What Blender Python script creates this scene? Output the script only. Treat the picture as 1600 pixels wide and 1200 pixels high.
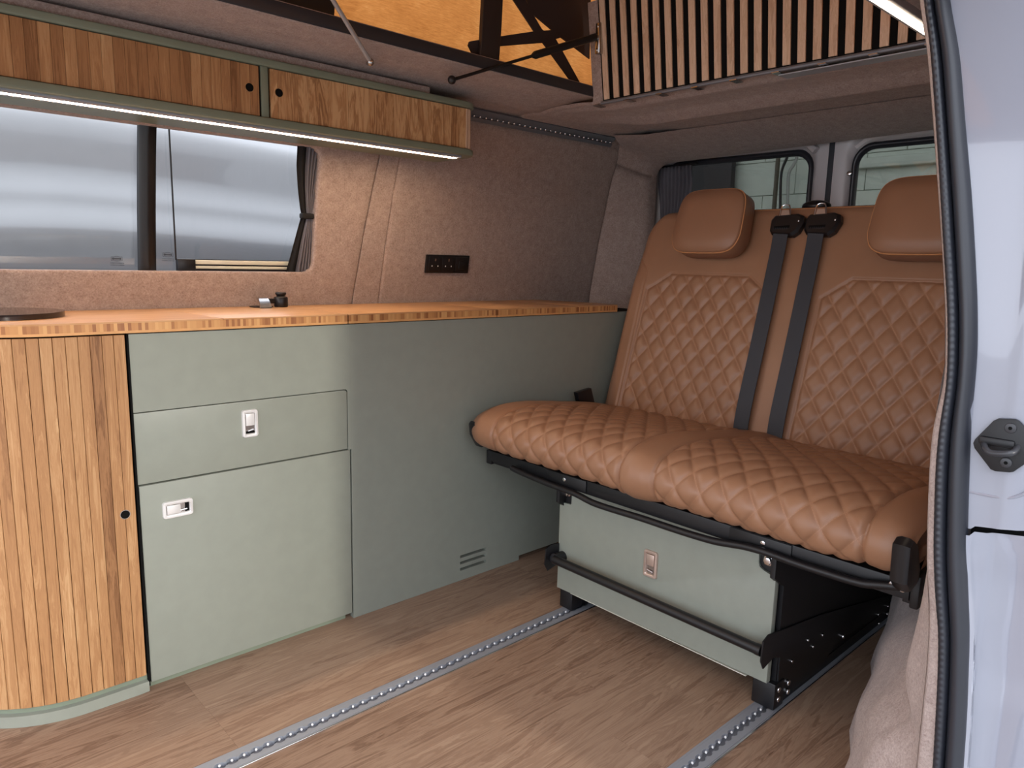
import bpy, bmesh, math, random
import numpy as np
from mathutils import Vector, Matrix

for _o in list(bpy.data.objects):
    bpy.data.objects.remove(_o)
S = bpy.context.scene
COL = S.collection
random.seed(7)

# ------------------------------------------------------------------ camera
# metres; X runs to the rear of the van, Y across it (away from the sliding door), Z up, floor z = 0
YAW, PITCH, ROLL, FPX = 0.745913622400359, 0.16659800789550586, 0.02357774948918975, 1132.4594667036256
CAM = np.array([0.0, 0.0, 1.0])
_f = np.array([math.sin(YAW)*math.cos(PITCH), math.cos(YAW)*math.cos(PITCH), -math.sin(PITCH)])
_r = np.array([math.cos(YAW), -math.sin(YAW), 0.0])
_u = np.cross(_r, _f)
RGT = math.cos(ROLL)*_r + math.sin(ROLL)*_u
UPV = -math.sin(ROLL)*_r + math.cos(ROLL)*_u
FWD = _f
cam_data = bpy.data.cameras.new('camera')
cam_data.sensor_width = 36.0
cam_data.sensor_fit = 'HORIZONTAL'
cam_data.lens = FPX/1600*36.0
cam_data.clip_start = 0.02
cam = bpy.data.objects.new('camera', cam_data)
COL.objects.link(cam)
cam.matrix_world = Matrix(((RGT[0], UPV[0], -FWD[0], CAM[0]),
                           (RGT[1], UPV[1], -FWD[1], CAM[1]),
                           (RGT[2], UPV[2], -FWD[2], CAM[2]),
                           (0, 0, 0, 1)))
S.camera = cam

# ------------------------------------------------------------------ world, sun, exposure
W = bpy.data.worlds.new('sky')
S.world = W
W.use_nodes = True
bg = W.node_tree.nodes['Background']
bg.inputs[0].default_value = (0.85, 0.90, 1.0, 1)
bg.inputs[1].default_value = 1.0
sun_d = bpy.data.lights.new('sun', 'SUN')
sun_d.energy = 0.52
sun_d.angle = math.radians(4.0)
sun_d.color = (1.0, 0.93, 0.82)
sun = bpy.data.objects.new('sun', sun_d)
COL.objects.link(sun)
sun.rotation_euler = Vector((-0.10, 1.0, -0.36)).to_track_quat('-Z', 'Y').to_euler()
S.view_settings.view_transform = 'Standard'
S.view_settings.look = 'None'
S.view_settings.gamma = 1.0
S.view_settings.use_curve_mapping = False
S.view_settings.exposure = 1.72


def ray(px, py):
    return RGT*((px-800)/FPX) + UPV*(-(py-600)/FPX) + FWD


def at_x(px, py, X):
    d = ray(px, py)
    return CAM + d*(X/d[0])


def at_y(px, py, Y):
    d = ray(px, py)
    return CAM + d*(Y/d[1])


def at_z(px, py, Z):
    d = ray(px, py)
    return CAM + d*((Z-1.0)/d[2])


# ------------------------------------------------------------------ materials
MATS = {}


def new_mat(name):
    m = bpy.data.materials.new(name)
    m.use_nodes = True
    nt = m.node_tree
    b = nt.nodes['Principled BSDF']
    MATS[name] = m
    return m, nt, b


def N(nt, kind, **kw):
    n = nt.nodes.new(kind)
    for k, v in kw.items():
        setattr(n, k, v)
    return n


def ramp(nt, fac, stops):
    r = N(nt, 'ShaderNodeValToRGB')
    e = r.color_ramp.elements
    while len(e) < len(stops):
        e.new(0.5)
    for el, (p, c) in zip(e, stops):
        el.position = p
        el.color = (c[0], c[1], c[2], 1)
    nt.links.new(fac, r.inputs[0])
    return r.outputs[0]


def coords(nt, scale, use_random=False):
    tc = N(nt, 'ShaderNodeTexCoord')
    out = tc.outputs['Object']
    if use_random:
        oi = N(nt, 'ShaderNodeObjectInfo')
        mul = N(nt, 'ShaderNodeVectorMath', operation='ADD')
        sc = N(nt, 'ShaderNodeMath', operation='MULTIPLY')
        sc.inputs[1].default_value = 37.0
        nt.links.new(oi.outputs['Random'], sc.inputs[0])
        nt.links.new(out, mul.inputs[0])
        nt.links.new(sc.outputs[0], mul.inputs[1])
        out = mul.outputs[0]
    mp = N(nt, 'ShaderNodeMapping')
    mp.inputs['Scale'].default_value = scale
    nt.links.new(out, mp.inputs[0])
    return mp.outputs[0]


def noise(nt, vec, scale, detail=3, rough=0.5, dist=0.0):
    n = N(nt, 'ShaderNodeTexNoise')
    n.inputs['Scale'].default_value = scale
    n.inputs['Detail'].default_value = detail
    n.inputs['Roughness'].default_value = rough
    n.inputs['Distortion'].default_value = dist
    nt.links.new(vec, n.inputs['Vector'])
    return n.outputs['Fac']


def bump(nt, b, h, strength, dist=0.002):
    bm = N(nt, 'ShaderNodeBump')
    bm.inputs['Strength'].default_value = strength
    bm.inputs['Distance'].default_value = dist
    nt.links.new(h, bm.inputs['Height'])
    nt.links.new(bm.outputs[0], b.inputs['Normal'])


def plain(name, col, rough=0.5, metal=0.0, spec=0.5, bumpy=0.0, bscale=400, vary=0.0, vscale=6.0, coat=0.0):
    m, nt, b = new_mat(name)
    b.inputs['Base Color'].default_value = (*col, 1)
    b.inputs['Roughness'].default_value = rough
    b.inputs['Metallic'].default_value = metal
    b.inputs['Specular IOR Level'].default_value = spec
    b.inputs['Coat Weight'].default_value = coat
    v = coords(nt, (1, 1, 1))
    if vary:
        f = noise(nt, v, vscale, 4)
        c = ramp(nt, f, [(0.3, [x*(1-vary) for x in col]), (0.7, [min(1, x*(1+vary)) for x in col])])
        nt.links.new(c, b.inputs['Base Color'])
    if bumpy:
        bump(nt, b, noise(nt, v, bscale, 2), bumpy)
    return m


def make_felt(name, dark, light):
    m, nt, b = new_mat(name)
    v = coords(nt, (1, 1, 1))
    f1 = noise(nt, v, 230, 4, 0.7, 0.6)
    f2 = noise(nt, v, 45, 3, 0.6, 0.3)
    mx = N(nt, 'ShaderNodeMix')
    mx.inputs[0].default_value = 0.28
    nt.links.new(f1, mx.inputs[2])
    nt.links.new(f2, mx.inputs[3])
    c = ramp(nt, mx.outputs[0], [(0.32, dark), (0.70, light)])
    nt.links.new(c, b.inputs['Base Color'])
    b.inputs['Roughness'].default_value = 1.0
    b.inputs['Specular IOR Level'].default_value = 0.05
    b.inputs['Sheen Weight'].default_value = 0.15
    bump(nt, b, f1, 0.5, 0.003)
    return m


def make_wood(name, stops, scale, ring=0.35, rnd=0.35, rough=0.5, fine=1.0):
    m, nt, b = new_mat(name)
    v = coords(nt, scale, True)
    g = noise(nt, v, 1.0, 5, 0.65, 0.8)
    v2 = coords(nt, tuple(s*2.2 for s in scale), True)
    f = noise(nt, v2, 2.2, 4, 0.7, 0.2)
    wv = N(nt, 'ShaderNodeMath', operation='MULTIPLY')
    wv.inputs[1].default_value = 42.0
    nt.links.new(g, wv.inputs[0])
    sn = N(nt, 'ShaderNodeMath', operation='SINE')
    nt.links.new(wv.outputs[0], sn.inputs[0])
    ma = N(nt, 'ShaderNodeMath', operation='MULTIPLY_ADD')
    ma.inputs[1].default_value = ring*0.28
    nt.links.new(sn.outputs[0], ma.inputs[0])
    nt.links.new(g, ma.inputs[2])
    mf = N(nt, 'ShaderNodeMath', operation='MULTIPLY_ADD')
    mf.inputs[1].default_value = 0.30*fine
    nt.links.new(f, mf.inputs[0])
    nt.links.new(ma.outputs[0], mf.inputs[2])
    oi = N(nt, 'ShaderNodeObjectInfo')
    mr = N(nt, 'ShaderNodeMath', operation='MULTIPLY_ADD')
    mr.inputs[1].default_value = rnd
    nt.links.new(oi.outputs['Random'], mr.inputs[0])
    nt.links.new(mf.outputs[0], mr.inputs[2])
    sb = N(nt, 'ShaderNodeMath', operation='SUBTRACT')
    sb.inputs[1].default_value = 0.15*fine + rnd*0.5
    nt.links.new(mr.outputs[0], sb.inputs[0])
    c = ramp(nt, sb.outputs[0], stops)
    nt.links.new(c, b.inputs['Base Color'])
    b.inputs['Roughness'].default_value = rough
    b.inputs['Specular IOR Level'].default_value = 0.35
    bump(nt, b, f, 0.15, 0.001)
    return m


FELT = make_felt('felt', (0.250, 0.180, 0.158), (0.52, 0.425, 0.385))
FELT_PALE = make_felt('felt_pale', (0.33, 0.25, 0.225), (0.62, 0.52, 0.48))
OAK = make_wood('oak_strip', [(0.12, (0.19, 0.085, 0.034)), (0.38, (0.34, 0.168, 0.072)), (0.62, (0.43, 0.225, 0.098)), (0.95, (0.60, 0.37, 0.185))],
                (80, 80, 4.5), 0.28, 0.42, 0.5)
OAK_DARK = make_wood('oak_board', [(0.2, (0.30, 0.15, 0.065)), (0.45, (0.47, 0.25, 0.11)), (0.75, (0.62, 0.38, 0.19))],
                     (26, 26, 3.5), 0.7, 0.2, 0.5)
SLAT = make_wood('pale_slat', [(0.2, (0.44, 0.28, 0.18)), (0.5, (0.60, 0.42, 0.29)), (0.8, (0.72, 0.54, 0.40))], (60, 60, 4), 0.3, 0.15, 0.6)
FLOORW = make_wood('floor_plank', [(0.10, (0.150, 0.084, 0.053)), (0.36, (0.265, 0.167, 0.112)), (0.60, (0.325, 0.215, 0.146)), (0.95, (0.42, 0.295, 0.205))],
                   (2.6, 30, 30), 0.48, 0.18, 0.5)
BAMBOO = make_wood('bamboo_top', [(0.2, (0.43, 0.21, 0.085)), (0.5, (0.54, 0.295, 0.135)), (0.85, (0.66, 0.41, 0.21))], (2.2, 60, 60), 0.1, 0.05, 0.35)
SAGE = plain('sage_laminate', (0.272, 0.292, 0.248), 0.38, vary=0.03, vscale=30, bumpy=0.06, bscale=900)
SAGE_DK = plain('sage_edge', (0.20, 0.235, 0.175), 0.45, vary=0.05, vscale=20)
BLACK = plain('black_powder_coat', (0.0065, 0.0065, 0.008), 0.45, bumpy=0.05, bscale=1200)
BLACKP = plain('black_plastic', (0.008, 0.008, 0.010), 0.32)
GAP = plain('dark_gap', (0.006, 0.006, 0.006), 0.9, spec=0.1)
RUBBER = plain('black_rubber', (0.020, 0.022, 0.030), 0.38, spec=0.6)
ALU = plain('brushed_aluminium', (0.40, 0.42, 0.47), 0.42, 0.45, bumpy=0.03, bscale=300)
ALU_DK = plain('channel_aluminium', (0.20, 0.21, 0.24), 0.5, 0.5)
CHROME = plain('polished_steel', (0.80, 0.80, 0.82), 0.15, 1.0)
STEEL = plain('satin_steel', (0.50, 0.48, 0.47), 0.25, 1.0)
NICKEL = plain('white_satin_metal', (0.80, 0.79, 0.78), 0.32, 0.25)
NICKEL_W = plain('warm_satin_metal', (0.60, 0.47, 0.40), 0.32, 0.6)
PAINT = plain('white_body_paint', (0.30, 0.31, 0.365), 0.12, coat=1.0)
PAINT2 = plain('door_inner_paint', (0.66, 0.62, 0.62), 0.3)
WEB = plain('belt_webbing', (0.030, 0.033, 0.042), 0.6, bumpy=0.3, bscale=700)
CURT = plain('grey_curtain', (0.14, 0.135, 0.155), 0.9, bumpy=0.3, bscale=900, vary=0.2)
BLACKCURT = plain('black_curtain_lining', (0.006, 0.006, 0.007), 0.9)
HOB = plain('black_glass', (0.02, 0.014, 0.014), 0.08)
CANWIN = plain('grey_mesh', (0.10, 0.08, 0.085), 0.8)
BROWN = plain('dark_brown_sheet', (0.030, 0.018, 0.017), 0.8)
BLOCKM = plain('painted_block', (0.60, 0.64, 0.57), 0.85, vary=0.06, vscale=10, bumpy=0.3, bscale=60)
MORTAR = plain('painted_mortar', (0.50, 0.53, 0.47), 0.9)
DARKDOOR = plain('dark_door', (0.035, 0.03, 0.032), 0.7)
SILVER = plain('silver_paint', (0.27, 0.267, 0.262), 0.35, 0.1, coat=0.4)
SILVER_DK = plain('silver_paint_grey', (0.36, 0.38, 0.41), 0.4, 0.15, coat=0.3)
CREAM = plain('cream_strip', (0.62, 0.62, 0.52), 0.4)
GROUND = plain('concrete_yard', (0.38, 0.37, 0.35), 0.9, vary=0.2, vscale=3, bumpy=0.4, bscale=40)
SOCKET_W = plain('socket_shutter_white', (0.85, 0.85, 0.85), 0.4)
MARK = plain('grey_glass_print', (0.03, 0.03, 0.035), 0.7)

# worktop front edge: lamella blocks between two thin plies
m, nt, b = new_mat('bamboo_edge')
tc = N(nt, 'ShaderNodeTexCoord')
sp = N(nt, 'ShaderNodeSeparateXYZ')
nt.links.new(tc.outputs['Object'], sp.inputs[0])
mm = N(nt, 'ShaderNodeMath', operation='MULTIPLY')
mm.inputs[1].default_value = 150.0
nt.links.new(sp.outputs[0], mm.inputs[0])
fl = N(nt, 'ShaderNodeMath', operation='FLOOR')
nt.links.new(mm.outputs[0], fl.inputs[0])
wn = N(nt, 'ShaderNodeTexWhiteNoise', noise_dimensions='1D')
nt.links.new(fl.outputs[0], wn.inputs['W'])
c = ramp(nt, wn.outputs[0], [(0.0, (0.28, 0.10, 0.035)), (0.35, (0.50, 0.23, 0.08)), (1.0, (0.66, 0.36, 0.14))])
nt.links.new(c, b.inputs['Base Color'])
b.inputs['Roughness'].default_value = 0.45
EDGE = m
PLY = plain('bamboo_ply', (0.64, 0.33, 0.125), 0.42, vary=0.1, vscale=40)

# leather with sewn diamonds: UV carries the two stitch-line coordinates
m, nt, b = new_mat('tan_leather')
LEATHER = m
uvn = N(nt, 'ShaderNodeUVMap')
sp = N(nt, 'ShaderNodeSeparateXYZ')
nt.links.new(uvn.outputs[0], sp.inputs[0])


def mth(op, a, bb=None, cval=None):
    n = N(nt, 'ShaderNodeMath', operation=op)
    if hasattr(a, 'default_value') or hasattr(a, 'links'):
        nt.links.new(a, n.inputs[0])
    else:
        n.inputs[0].default_value = a
    if bb is not None:
        if isinstance(bb, (int, float)):
            n.inputs[1].default_value = bb
        else:
            nt.links.new(bb, n.inputs[1])
    return n.outputs[0]


masks = []
for ca, cb in ((sp.outputs[0], sp.outputs[1]), (sp.outputs[1], sp.outputs[0])):
    d = mth('PINGPONG', ca, 0.5)
    near = mth('LESS_THAN', d, 0.013)
    dash = mth('LESS_THAN', mth('FRACT', mth('MULTIPLY', cb, 9.0)), 0.72)
    masks.append(mth('MULTIPLY', near, dash))
thread = mth('MAXIMUM', masks[0], masks[1])
v = coords(nt, (1, 1, 1))
fc = noise(nt, v, 9, 3)
c0 = ramp(nt, fc, [(0.3, (0.285, 0.142, 0.078)), (0.7, (0.320, 0.164, 0.092))])
mx = N(nt, 'ShaderNodeMix', data_type='RGBA')
mx.inputs[7].default_value = (0.47, 0.24, 0.135, 1)
tf = mth('MULTIPLY', thread, 0.38)
nt.links.new(tf, mx.inputs[0])
nt.links.new(c0, mx.inputs[6])
nt.links.new(mx.outputs[2], b.inputs['Base Color'])
b.inputs['Roughness'].default_value = 0.42
b.inputs['Specular IOR Level'].default_value = 0.45
bump(nt, b, noise(nt, v, 900, 2), 0.12, 0.001)
LEATHER_PLAIN = plain('tan_leather_plain', (0.305, 0.152, 0.085), 0.42, vary=0.05, vscale=9, bumpy=0.12, bscale=900)
LEATHER_SEAM = plain('leather_seam', (0.20, 0.075, 0.035), 0.5)
THREAD = plain('leather_piping', (0.52, 0.24, 0.10), 0.5)

# glass panes: thin, slightly grey
m, nt, b = new_mat('window_glass')
GLASS = m
nt.nodes.remove(b)
tr = N(nt, 'ShaderNodeBsdfTransparent')
tr.inputs[0].default_value = (0.86, 0.88, 0.90, 1)
gl = N(nt, 'ShaderNodeBsdfGlossy')
gl.inputs['Roughness'].default_value = 0.02
ms = N(nt, 'ShaderNodeMixShader')
ms.inputs[0].default_value = 0.07
nt.links.new(tr.outputs[0], ms.inputs[1])
nt.links.new(gl.outputs[0], ms.inputs[2])
nt.links.new(ms.outputs[0], nt.nodes['Material Output'].inputs[0])

m, nt, b = new_mat('tinted_glass')
GLASS_T = m
nt.nodes.remove(b)
tr = N(nt, 'ShaderNodeBsdfTransparent')
tr.inputs[0].default_value = (0.50, 0.51, 0.49, 1)
gl = N(nt, 'ShaderNodeBsdfGlossy')
gl.inputs['Roughness'].default_value = 0.02
ms = N(nt, 'ShaderNodeMixShader')
ms.inputs[0].default_value = 0.05
nt.links.new(tr.outputs[0], ms.inputs[1])
nt.links.new(gl.outputs[0], ms.inputs[2])
nt.links.new(ms.outputs[0], nt.nodes['Material Output'].inputs[0])

# canvas: woven orange cloth that lets daylight through
m, nt, b = new_mat('orange_canvas')
CANVAS = m
v = coords(nt, (14, 14, 130))
f = noise(nt, v, 3.0, 4, 0.7, 0.5)
v2 = coords(nt, (1, 1, 1))
f2 = noise(nt, v2, 14, 3)
mxx = N(nt, 'ShaderNodeMix')
mxx.inputs[0].default_value = 0.4
nt.links.new(f, mxx.inputs[2])
nt.links.new(f2, mxx.inputs[3])
c = ramp(nt, mxx.outputs[0], [(0.3, (0.36, 0.12, 0.025)), (0.55, (0.56, 0.22, 0.055)), (0.75, (0.68, 0.33, 0.11))])
tl = N(nt, 'ShaderNodeBsdfTranslucent')
nt.links.new(c, tl.inputs[0])
nt.links.new(c, b.inputs['Base Color'])
b.inputs['Roughness'].default_value = 0.9
ms = N(nt, 'ShaderNodeMixShader')
ms.inputs[0].default_value = 0.65
nt.links.new(b.outputs[0], ms.inputs[1])
nt.links.new(tl.outputs[0], ms.inputs[2])
nt.links.new(ms.outputs[0], nt.nodes['Material Output'].inputs[0])


def emit(name, col, st):
    m, nt, b = new_mat(name)
    b.inputs['Base Color'].default_value = (0.8, 0.8, 0.8, 1)
    b.inputs['Emission Color'].default_value = (*col, 1)
    b.inputs['Emission Strength'].default_value = st
    return m


LED = emit('led_diffuser', (1.0, 0.70, 0.45), 15.0)
LED2 = emit('led_diffuser_dim', (1.0, 0.78, 0.58), 3.0)


# ------------------------------------------------------------------ mesh helpers
def link(o, parent=None):
    COL.objects.link(o)
    if parent is not None:
        o.parent = parent
        if parent.type == 'EMPTY':
            o.matrix_parent_inverse = Matrix.Translation(-parent.location)
    return o


def thing(name, loc, label, cat, group=None):
    o = bpy.data.objects.new(name, None)
    o.empty_display_size = 0.05
    o.location = loc
    COL.objects.link(o)
    return tag(o, label, cat, group)


def tag(o, label=None, cat=None, group=None, kind=None):
    if label: o['label'] = label
    if cat: o['category'] = cat
    if group: o['group'] = group
    if kind: o['kind'] = kind
    return o


def struct(o, label=None, cat=None):
    return tag(o, label, cat, None, 'structure')


def me(name, verts, faces, mat, parent=None, smooth=False, uv=None):
    d = bpy.data.meshes.new(name)
    d.from_pydata([tuple(float(x) for x in v) for v in verts], [], faces)
    d.materials.append(mat)
    if smooth:
        d.polygons.foreach_set('use_smooth', [True]*len(d.polygons))
    if uv is not None:
        l = d.uv_layers.new(name='UVMap')
        vi = np.zeros(len(d.loops), dtype=np.int32)
        d.loops.foreach_get('vertex_index', vi)
        l.data.foreach_set('uv', np.asarray(uv, dtype=np.float32)[vi].ravel())
    d.update()
    return link(bpy.data.objects.new(name, d), parent)


def from_bm(name, bm, mat, parent=None, smooth=False, angle=None):
    bmesh.ops.recalc_face_normals(bm, faces=bm.faces)
    d = bpy.data.meshes.new(name)
    bm.to_mesh(d)
    bm.free()
    d.materials.append(mat)
    if smooth:
        d.polygons.foreach_set('use_smooth', [True]*len(d.polygons))
        if angle:
            d.set_sharp_from_angle(angle=math.radians(angle))
    return link(bpy.data.objects.new(name, d), parent)


def add_box(bm, x0, x1, y0, y1, z0, z1, bev=0.0, seg=1):
    r = bmesh.ops.create_cube(bm, size=1.0)
    vs = r['verts']
    for v_ in vs:
        v_.co = Vector((x0+(v_.co.x+0.5)*(x1-x0), y0+(v_.co.y+0.5)*(y1-y0), z0+(v_.co.z+0.5)*(z1-z0)))
    if bev > 0:
        es = list({e for v_ in vs for e in v_.link_edges})
        bmesh.ops.bevel(bm, geom=es, offset=bev, segments=seg, affect='EDGES', profile=0.5)


def box(name, x0, x1, y0, y1, z0, z1, mat, parent=None, bev=0.0, seg=2):
    bm = bmesh.new()
    add_box(bm, x0, x1, y0, y1, z0, z1, bev, seg)
    return from_bm(name, bm, mat, parent, bev > 0, 40)


def add_prism(bm, poly, axis, a0, a1, bev=0.0):
    """poly: 2-D outline; axis 'x' -> (y,z), 'y' -> (x,z), 'z' -> (x,y)"""
    def P(p, a):
        return {'x': (a, p[0], p[1]), 'y': (p[0], a, p[1]), 'z': (p[0], p[1], a)}[axis]
    v0 = [bm.verts.new(P(p, a0)) for p in poly]
    v1 = [bm.verts.new(P(p, a1)) for p in poly]
    n = len(poly)
    fs = [bm.faces.new(v0), bm.faces.new(v1[::-1])]
    for i in range(n):
        fs.append(bm.faces.new((v0[i], v1[i], v1[(i+1) % n], v0[(i+1) % n])))
    if bev > 0:
        es = [e for e in fs[0].edges] + [e for e in fs[1].edges]
        bmesh.ops.bevel(bm, geom=es, offset=bev, segments=2, affect='EDGES', profile=0.5)


def prism(name, poly, axis, a0, a1, mat, parent=None, bev=0.0, smooth=True):
    bm = bmesh.new()
    add_prism(bm, poly, axis, a0, a1, bev)
    return from_bm(name, bm, mat, parent, smooth, 35)


def add_tube(bm, pts, r, n=12, cap=True):
    pts = [Vector(p) for p in pts]
    rad = r if isinstance(r, (list, tuple)) else [r]*len(pts)
    rings = []
    t0 = (pts[1]-pts[0]).normalized()
    ref = Vector((0, 0, 1)) if abs(t0.z) < 0.9 else Vector((1, 0, 0))
    nrm = t0.cross(ref).normalized()
    for i, p in enumerate(pts):
        if i == 0: t = (pts[1]-pts[0])
        elif i == len(pts)-1: t = (pts[-1]-pts[-2])
        else: t = (pts[i+1]-pts[i]).normalized() + (pts[i]-pts[i-1]).normalized()
        t.normalize()
        nrm = (nrm - t*nrm.dot(t)).normalized()
        bn = t.cross(nrm)
        rings.append([bm.verts.new(p + (nrm*math.cos(2*math.pi*k/n) + bn*math.sin(2*math.pi*k/n))*rad[i]) for k in range(n)])
    for a, b_ in zip(rings[:-1], rings[1:]):
        for k in range(n):
            bm.faces.new((a[k], a[(k+1) % n], b_[(k+1) % n], b_[k]))
    if cap:
        bm.faces.new(rings[0][::-1])
        bm.faces.new(rings[-1])


def tube(name, pts, r, mat, parent=None, n=12):
    bm = bmesh.new()
    add_tube(bm, pts, r, n)
    return from_bm(name, bm, mat, parent, True, 40)


def smooth_path(pts, n=6):
    """Catmull-Rom resampling"""
    P = [np.array(p, float) for p in pts]
    P = [2*P[0]-P[1]] + P + [2*P[-1]-P[-2]]
    out = []
    for i in range(1, len(P)-2):
        for k in range(n):
            t = k/n
            a, b_, c_, d_ = P[i-1], P[i], P[i+1], P[i+2]
            out.append(0.5*((2*b_) + (-a+c_)*t + (2*a-5*b_+4*c_-d_)*t*t + (-a+3*b_-3*c_+d_)*t**3))
    out.append(P[-2])
    return out


def grid_faces(nr, nc, close_c=False):
    f = []
    for i in range(nr-1):
        for j in range(nc-1 if not close_c else nc):
            j2 = (j+1) % nc
            f.append((i*nc+j, i*nc+j2, (i+1)*nc+j2, (i+1)*nc+j))
    return f


def loft(name, rows, mat, parent=None, close_c=False, smooth=True, thick=0.0, angle=None):
    nr, nc = len(rows), len(rows[0])
    vs = [p for r_ in rows for p in r_]
    o = me(name, vs, grid_faces(nr, nc, close_c), mat, parent, smooth)
    if angle:
        o.data.set_sharp_from_angle(angle=math.radians(angle))
    if thick:
        md = o.modifiers.new('thickness', 'SOLIDIFY')
        md.thickness = thick
        md.offset = 0
    return o


def rrect(x0, x1, y0, y1, r, n=5):
    pts = []
    for cx, cy, a0 in ((x1-r, y1-r, 0), (x0+r, y1-r, 90), (x0+r, y0+r, 180), (x1-r, y0+r, 270)):
        for k in range(n+1):
            a = math.radians(a0+90*k/n)
            pts.append((cx+r*math.cos(a), cy+r*math.sin(a)))
    return pts


def circ(cx, cy, r, n=20):
    return [(cx+r*math.cos(2*math.pi*k/n), cy+r*math.sin(2*math.pi*k/n)) for k in range(n)]


def interp(x, xs, ys):
    return float(np.interp(x, xs, ys))


# ================================================================== SETTING
# ---- floor: vinyl planks around two seat rails
floor = struct(box('floor', -0.9, 2.62, 0.22, 2.06, -0.06, -0.013, GAP), 'wood-effect vinyl plank floor of the van')
box('door_sill', -0.9, 1.12, 0.08, 0.22, -0.30, -0.008, PAINT, floor, 0.01)
RAIL_Y = ((0.684, 0.742), (1.296, 1.357))
plank_meshes = {}
for y0, y1, nrow in ((0.24, 0.684, 3), (0.742, 1.296, 4), (1.357, 2.05, 4)):
    w = (y1-y0)/nrow
    for k in range(nrow):
        x = -0.9 + random.uniform(-0.8, 0)
        while x < 2.6:
            L = random.choice((0.78, 0.92, 1.06))
            a, c_ = max(x, -0.9), min(x+L, 2.6)
            if c_-a > 0.02:
                key = (round(w, 4), round(c_-a, 3))
                if key not in plank_meshes:
                    o = box('plank', 0, c_-a-0.0002, 0, w-0.0002, -0.012, 0.0, FLOORW, floor, 0.00015, 1)
                    plank_meshes[key] = o.data
                else:
                    o = link(bpy.data.objects.new('plank', plank_meshes[key]), floor)
                o.location = (a, y0+k*w, 0)
            x += L


# ---- window-side wall (y about 2.03), leaning inwards towards the roof
def wall_y(z):
    return interp(z, [0, 0.86, 0.95, 1.10, 1.25, 1.33, 1.40, 1.45, 1.48], [2.065, 2.058, 2.045, 2.022, 1.992, 1.972, 1.948, 1.922, 1.890])


def patch(name, left, right, z0, z1, nz, nx, mat, parent, h=0.004, topround=0.0):
    """felt panel on the wall between two x(z) edges, edges rolled over"""
    ts = [0, 0.004, 0.012] + list(np.linspace(0.03, 0.97, nx)) + [0.988, 0.996, 1]
    zs = [0, 0.006, 0.02] + list(np.linspace(0.05, 0.95, nz)) + [0.98, 0.994, 1]
    rows = []
    for zi, s in enumerate(zs):
        z = z0+(z1-z0)*s
        row = []
        for ti, t in enumerate(ts):
            xl, xr = left(z), right(z)
            if topround:
                dz = max(0.0, z-(z1-topround))
                xr = xr - (topround-math.sqrt(max(0, topround**2-dz**2)))
            x = xl+(xr-xl)*t
            e = min(ti, len(ts)-1-ti, zi, len(zs)-1-zi)
            off = (-0.002, 0.6*h, h)[min(e, 2)]
            row.append((x, wall_y(z)-off, z))
        rows.append(row)
    return loft(name, rows, mat, parent)


wx_lines = sorted(list(np.linspace(-0.9, 2.36, 14)) + [-0.456, 1.061])
wz_lines = sorted(list(np.linspace(-0.02, 1.492, 30)) + [0.950, 1.318])
wall_left_rows = [[(x, wall_y(z)+0.007, z) for z in wz_lines] for x in wx_lines]
wall_left = struct(loft('wall_left', wall_left_rows, FELT), 'felt-lined window wall behind the worktop')
# the lining is open where the window sits
bm = bmesh.new()
bm.from_mesh(wall_left.data)
bmesh.ops.delete(bm, geom=[f_ for f_ in bm.faces if -0.456 < f_.calc_center_median().x < 1.061 and 0.950 < f_.calc_center_median().z < 1.318], context='FACES')
bm.to_mesh(wall_left.data)
bm.free()

seam1 = lambda z: interp(z, [0.85, 1.31, 1.48], [1.195, 1.252, 1.262])
seam2 = lambda z: interp(z, [0.85, 1.31, 1.48], [1.290, 1.322, 1.330])
rear_edge = lambda z: interp(z, [0.45, 0.85, 1.2, 1.48], [2.325, 2.335, 2.345, 2.345])
# panel around the window: ring between outline and opening
WX0, WX1, WZ0, WZ1 = -0.45, 1.055, 0.956, 1.312
inner = rrect(WX0, WX1, WZ0, WZ1, 0.032, 8)
outer = []
for (x, z) in inner:
    # project outwards to the panel border
    cx, cz = (WX0+WX1)/2, (WZ0+WZ1)/2
    dx, dz = x-cx, z-cz
    hx, hz = (WX1-WX0)/2-0.033, (WZ1-WZ0)/2-0.033
    ox = x if abs(dx) < hx else None
    outer.append((x, z))
full_in, full_out = [], []


def edge_samples(a, b_, n):
    return [(a[0]+(b_[0]-a[0])*t, a[1]+(b_[1]-a[1])*t) for t in np.linspace(0, 1, n, endpoint=False)]


PX0, PZ0, PZ1 = -0.9, 0.82, 1.474
# walk: right side up, top, left down, bottom; corners of the opening fan out to corners of the panel
corner_in = [inner[0:9], inner[9:18], inner[18:27], inner[27:36]]      # TR, TL, BL, BR arcs
PR = lambda z: seam1(z)-0.001
corners_out = [(PR(PZ1), PZ1), (PX0, PZ1), (PX0, PZ0), (PR(PZ0), PZ0)]
ring_in, ring_out = [], []
for ci in range(4):
    for p in corner_in[ci]:
        ring_in.append(p)
        ring_out.append(corners_out[ci])
    nxt = corner_in[(ci+1) % 4][0]
    a, b_ = corner_in[ci][-1], nxt
    oa, ob = corners_out[ci], corners_out[(ci+1) % 4]
    for t in np.linspace(0, 1, 22)[1:-1]:
        ring_in.append((a[0]+(b_[0]-a[0])*t, a[1]+(b_[1]-a[1])*t))
        zz = oa[1]+(ob[1]-oa[1])*t
        xx = oa[0]+(ob[0]-oa[0])*t
        if ci == 3: xx = PR(zz)
        ring_out.append((xx, zz))
rows = []
H = 0.004
rows.append([(x, wall_y(z)+0.034, z) for x, z in ring_in])
rows.append([(x, wall_y(z)+0.004, z) for x, z in ring_in])
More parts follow.
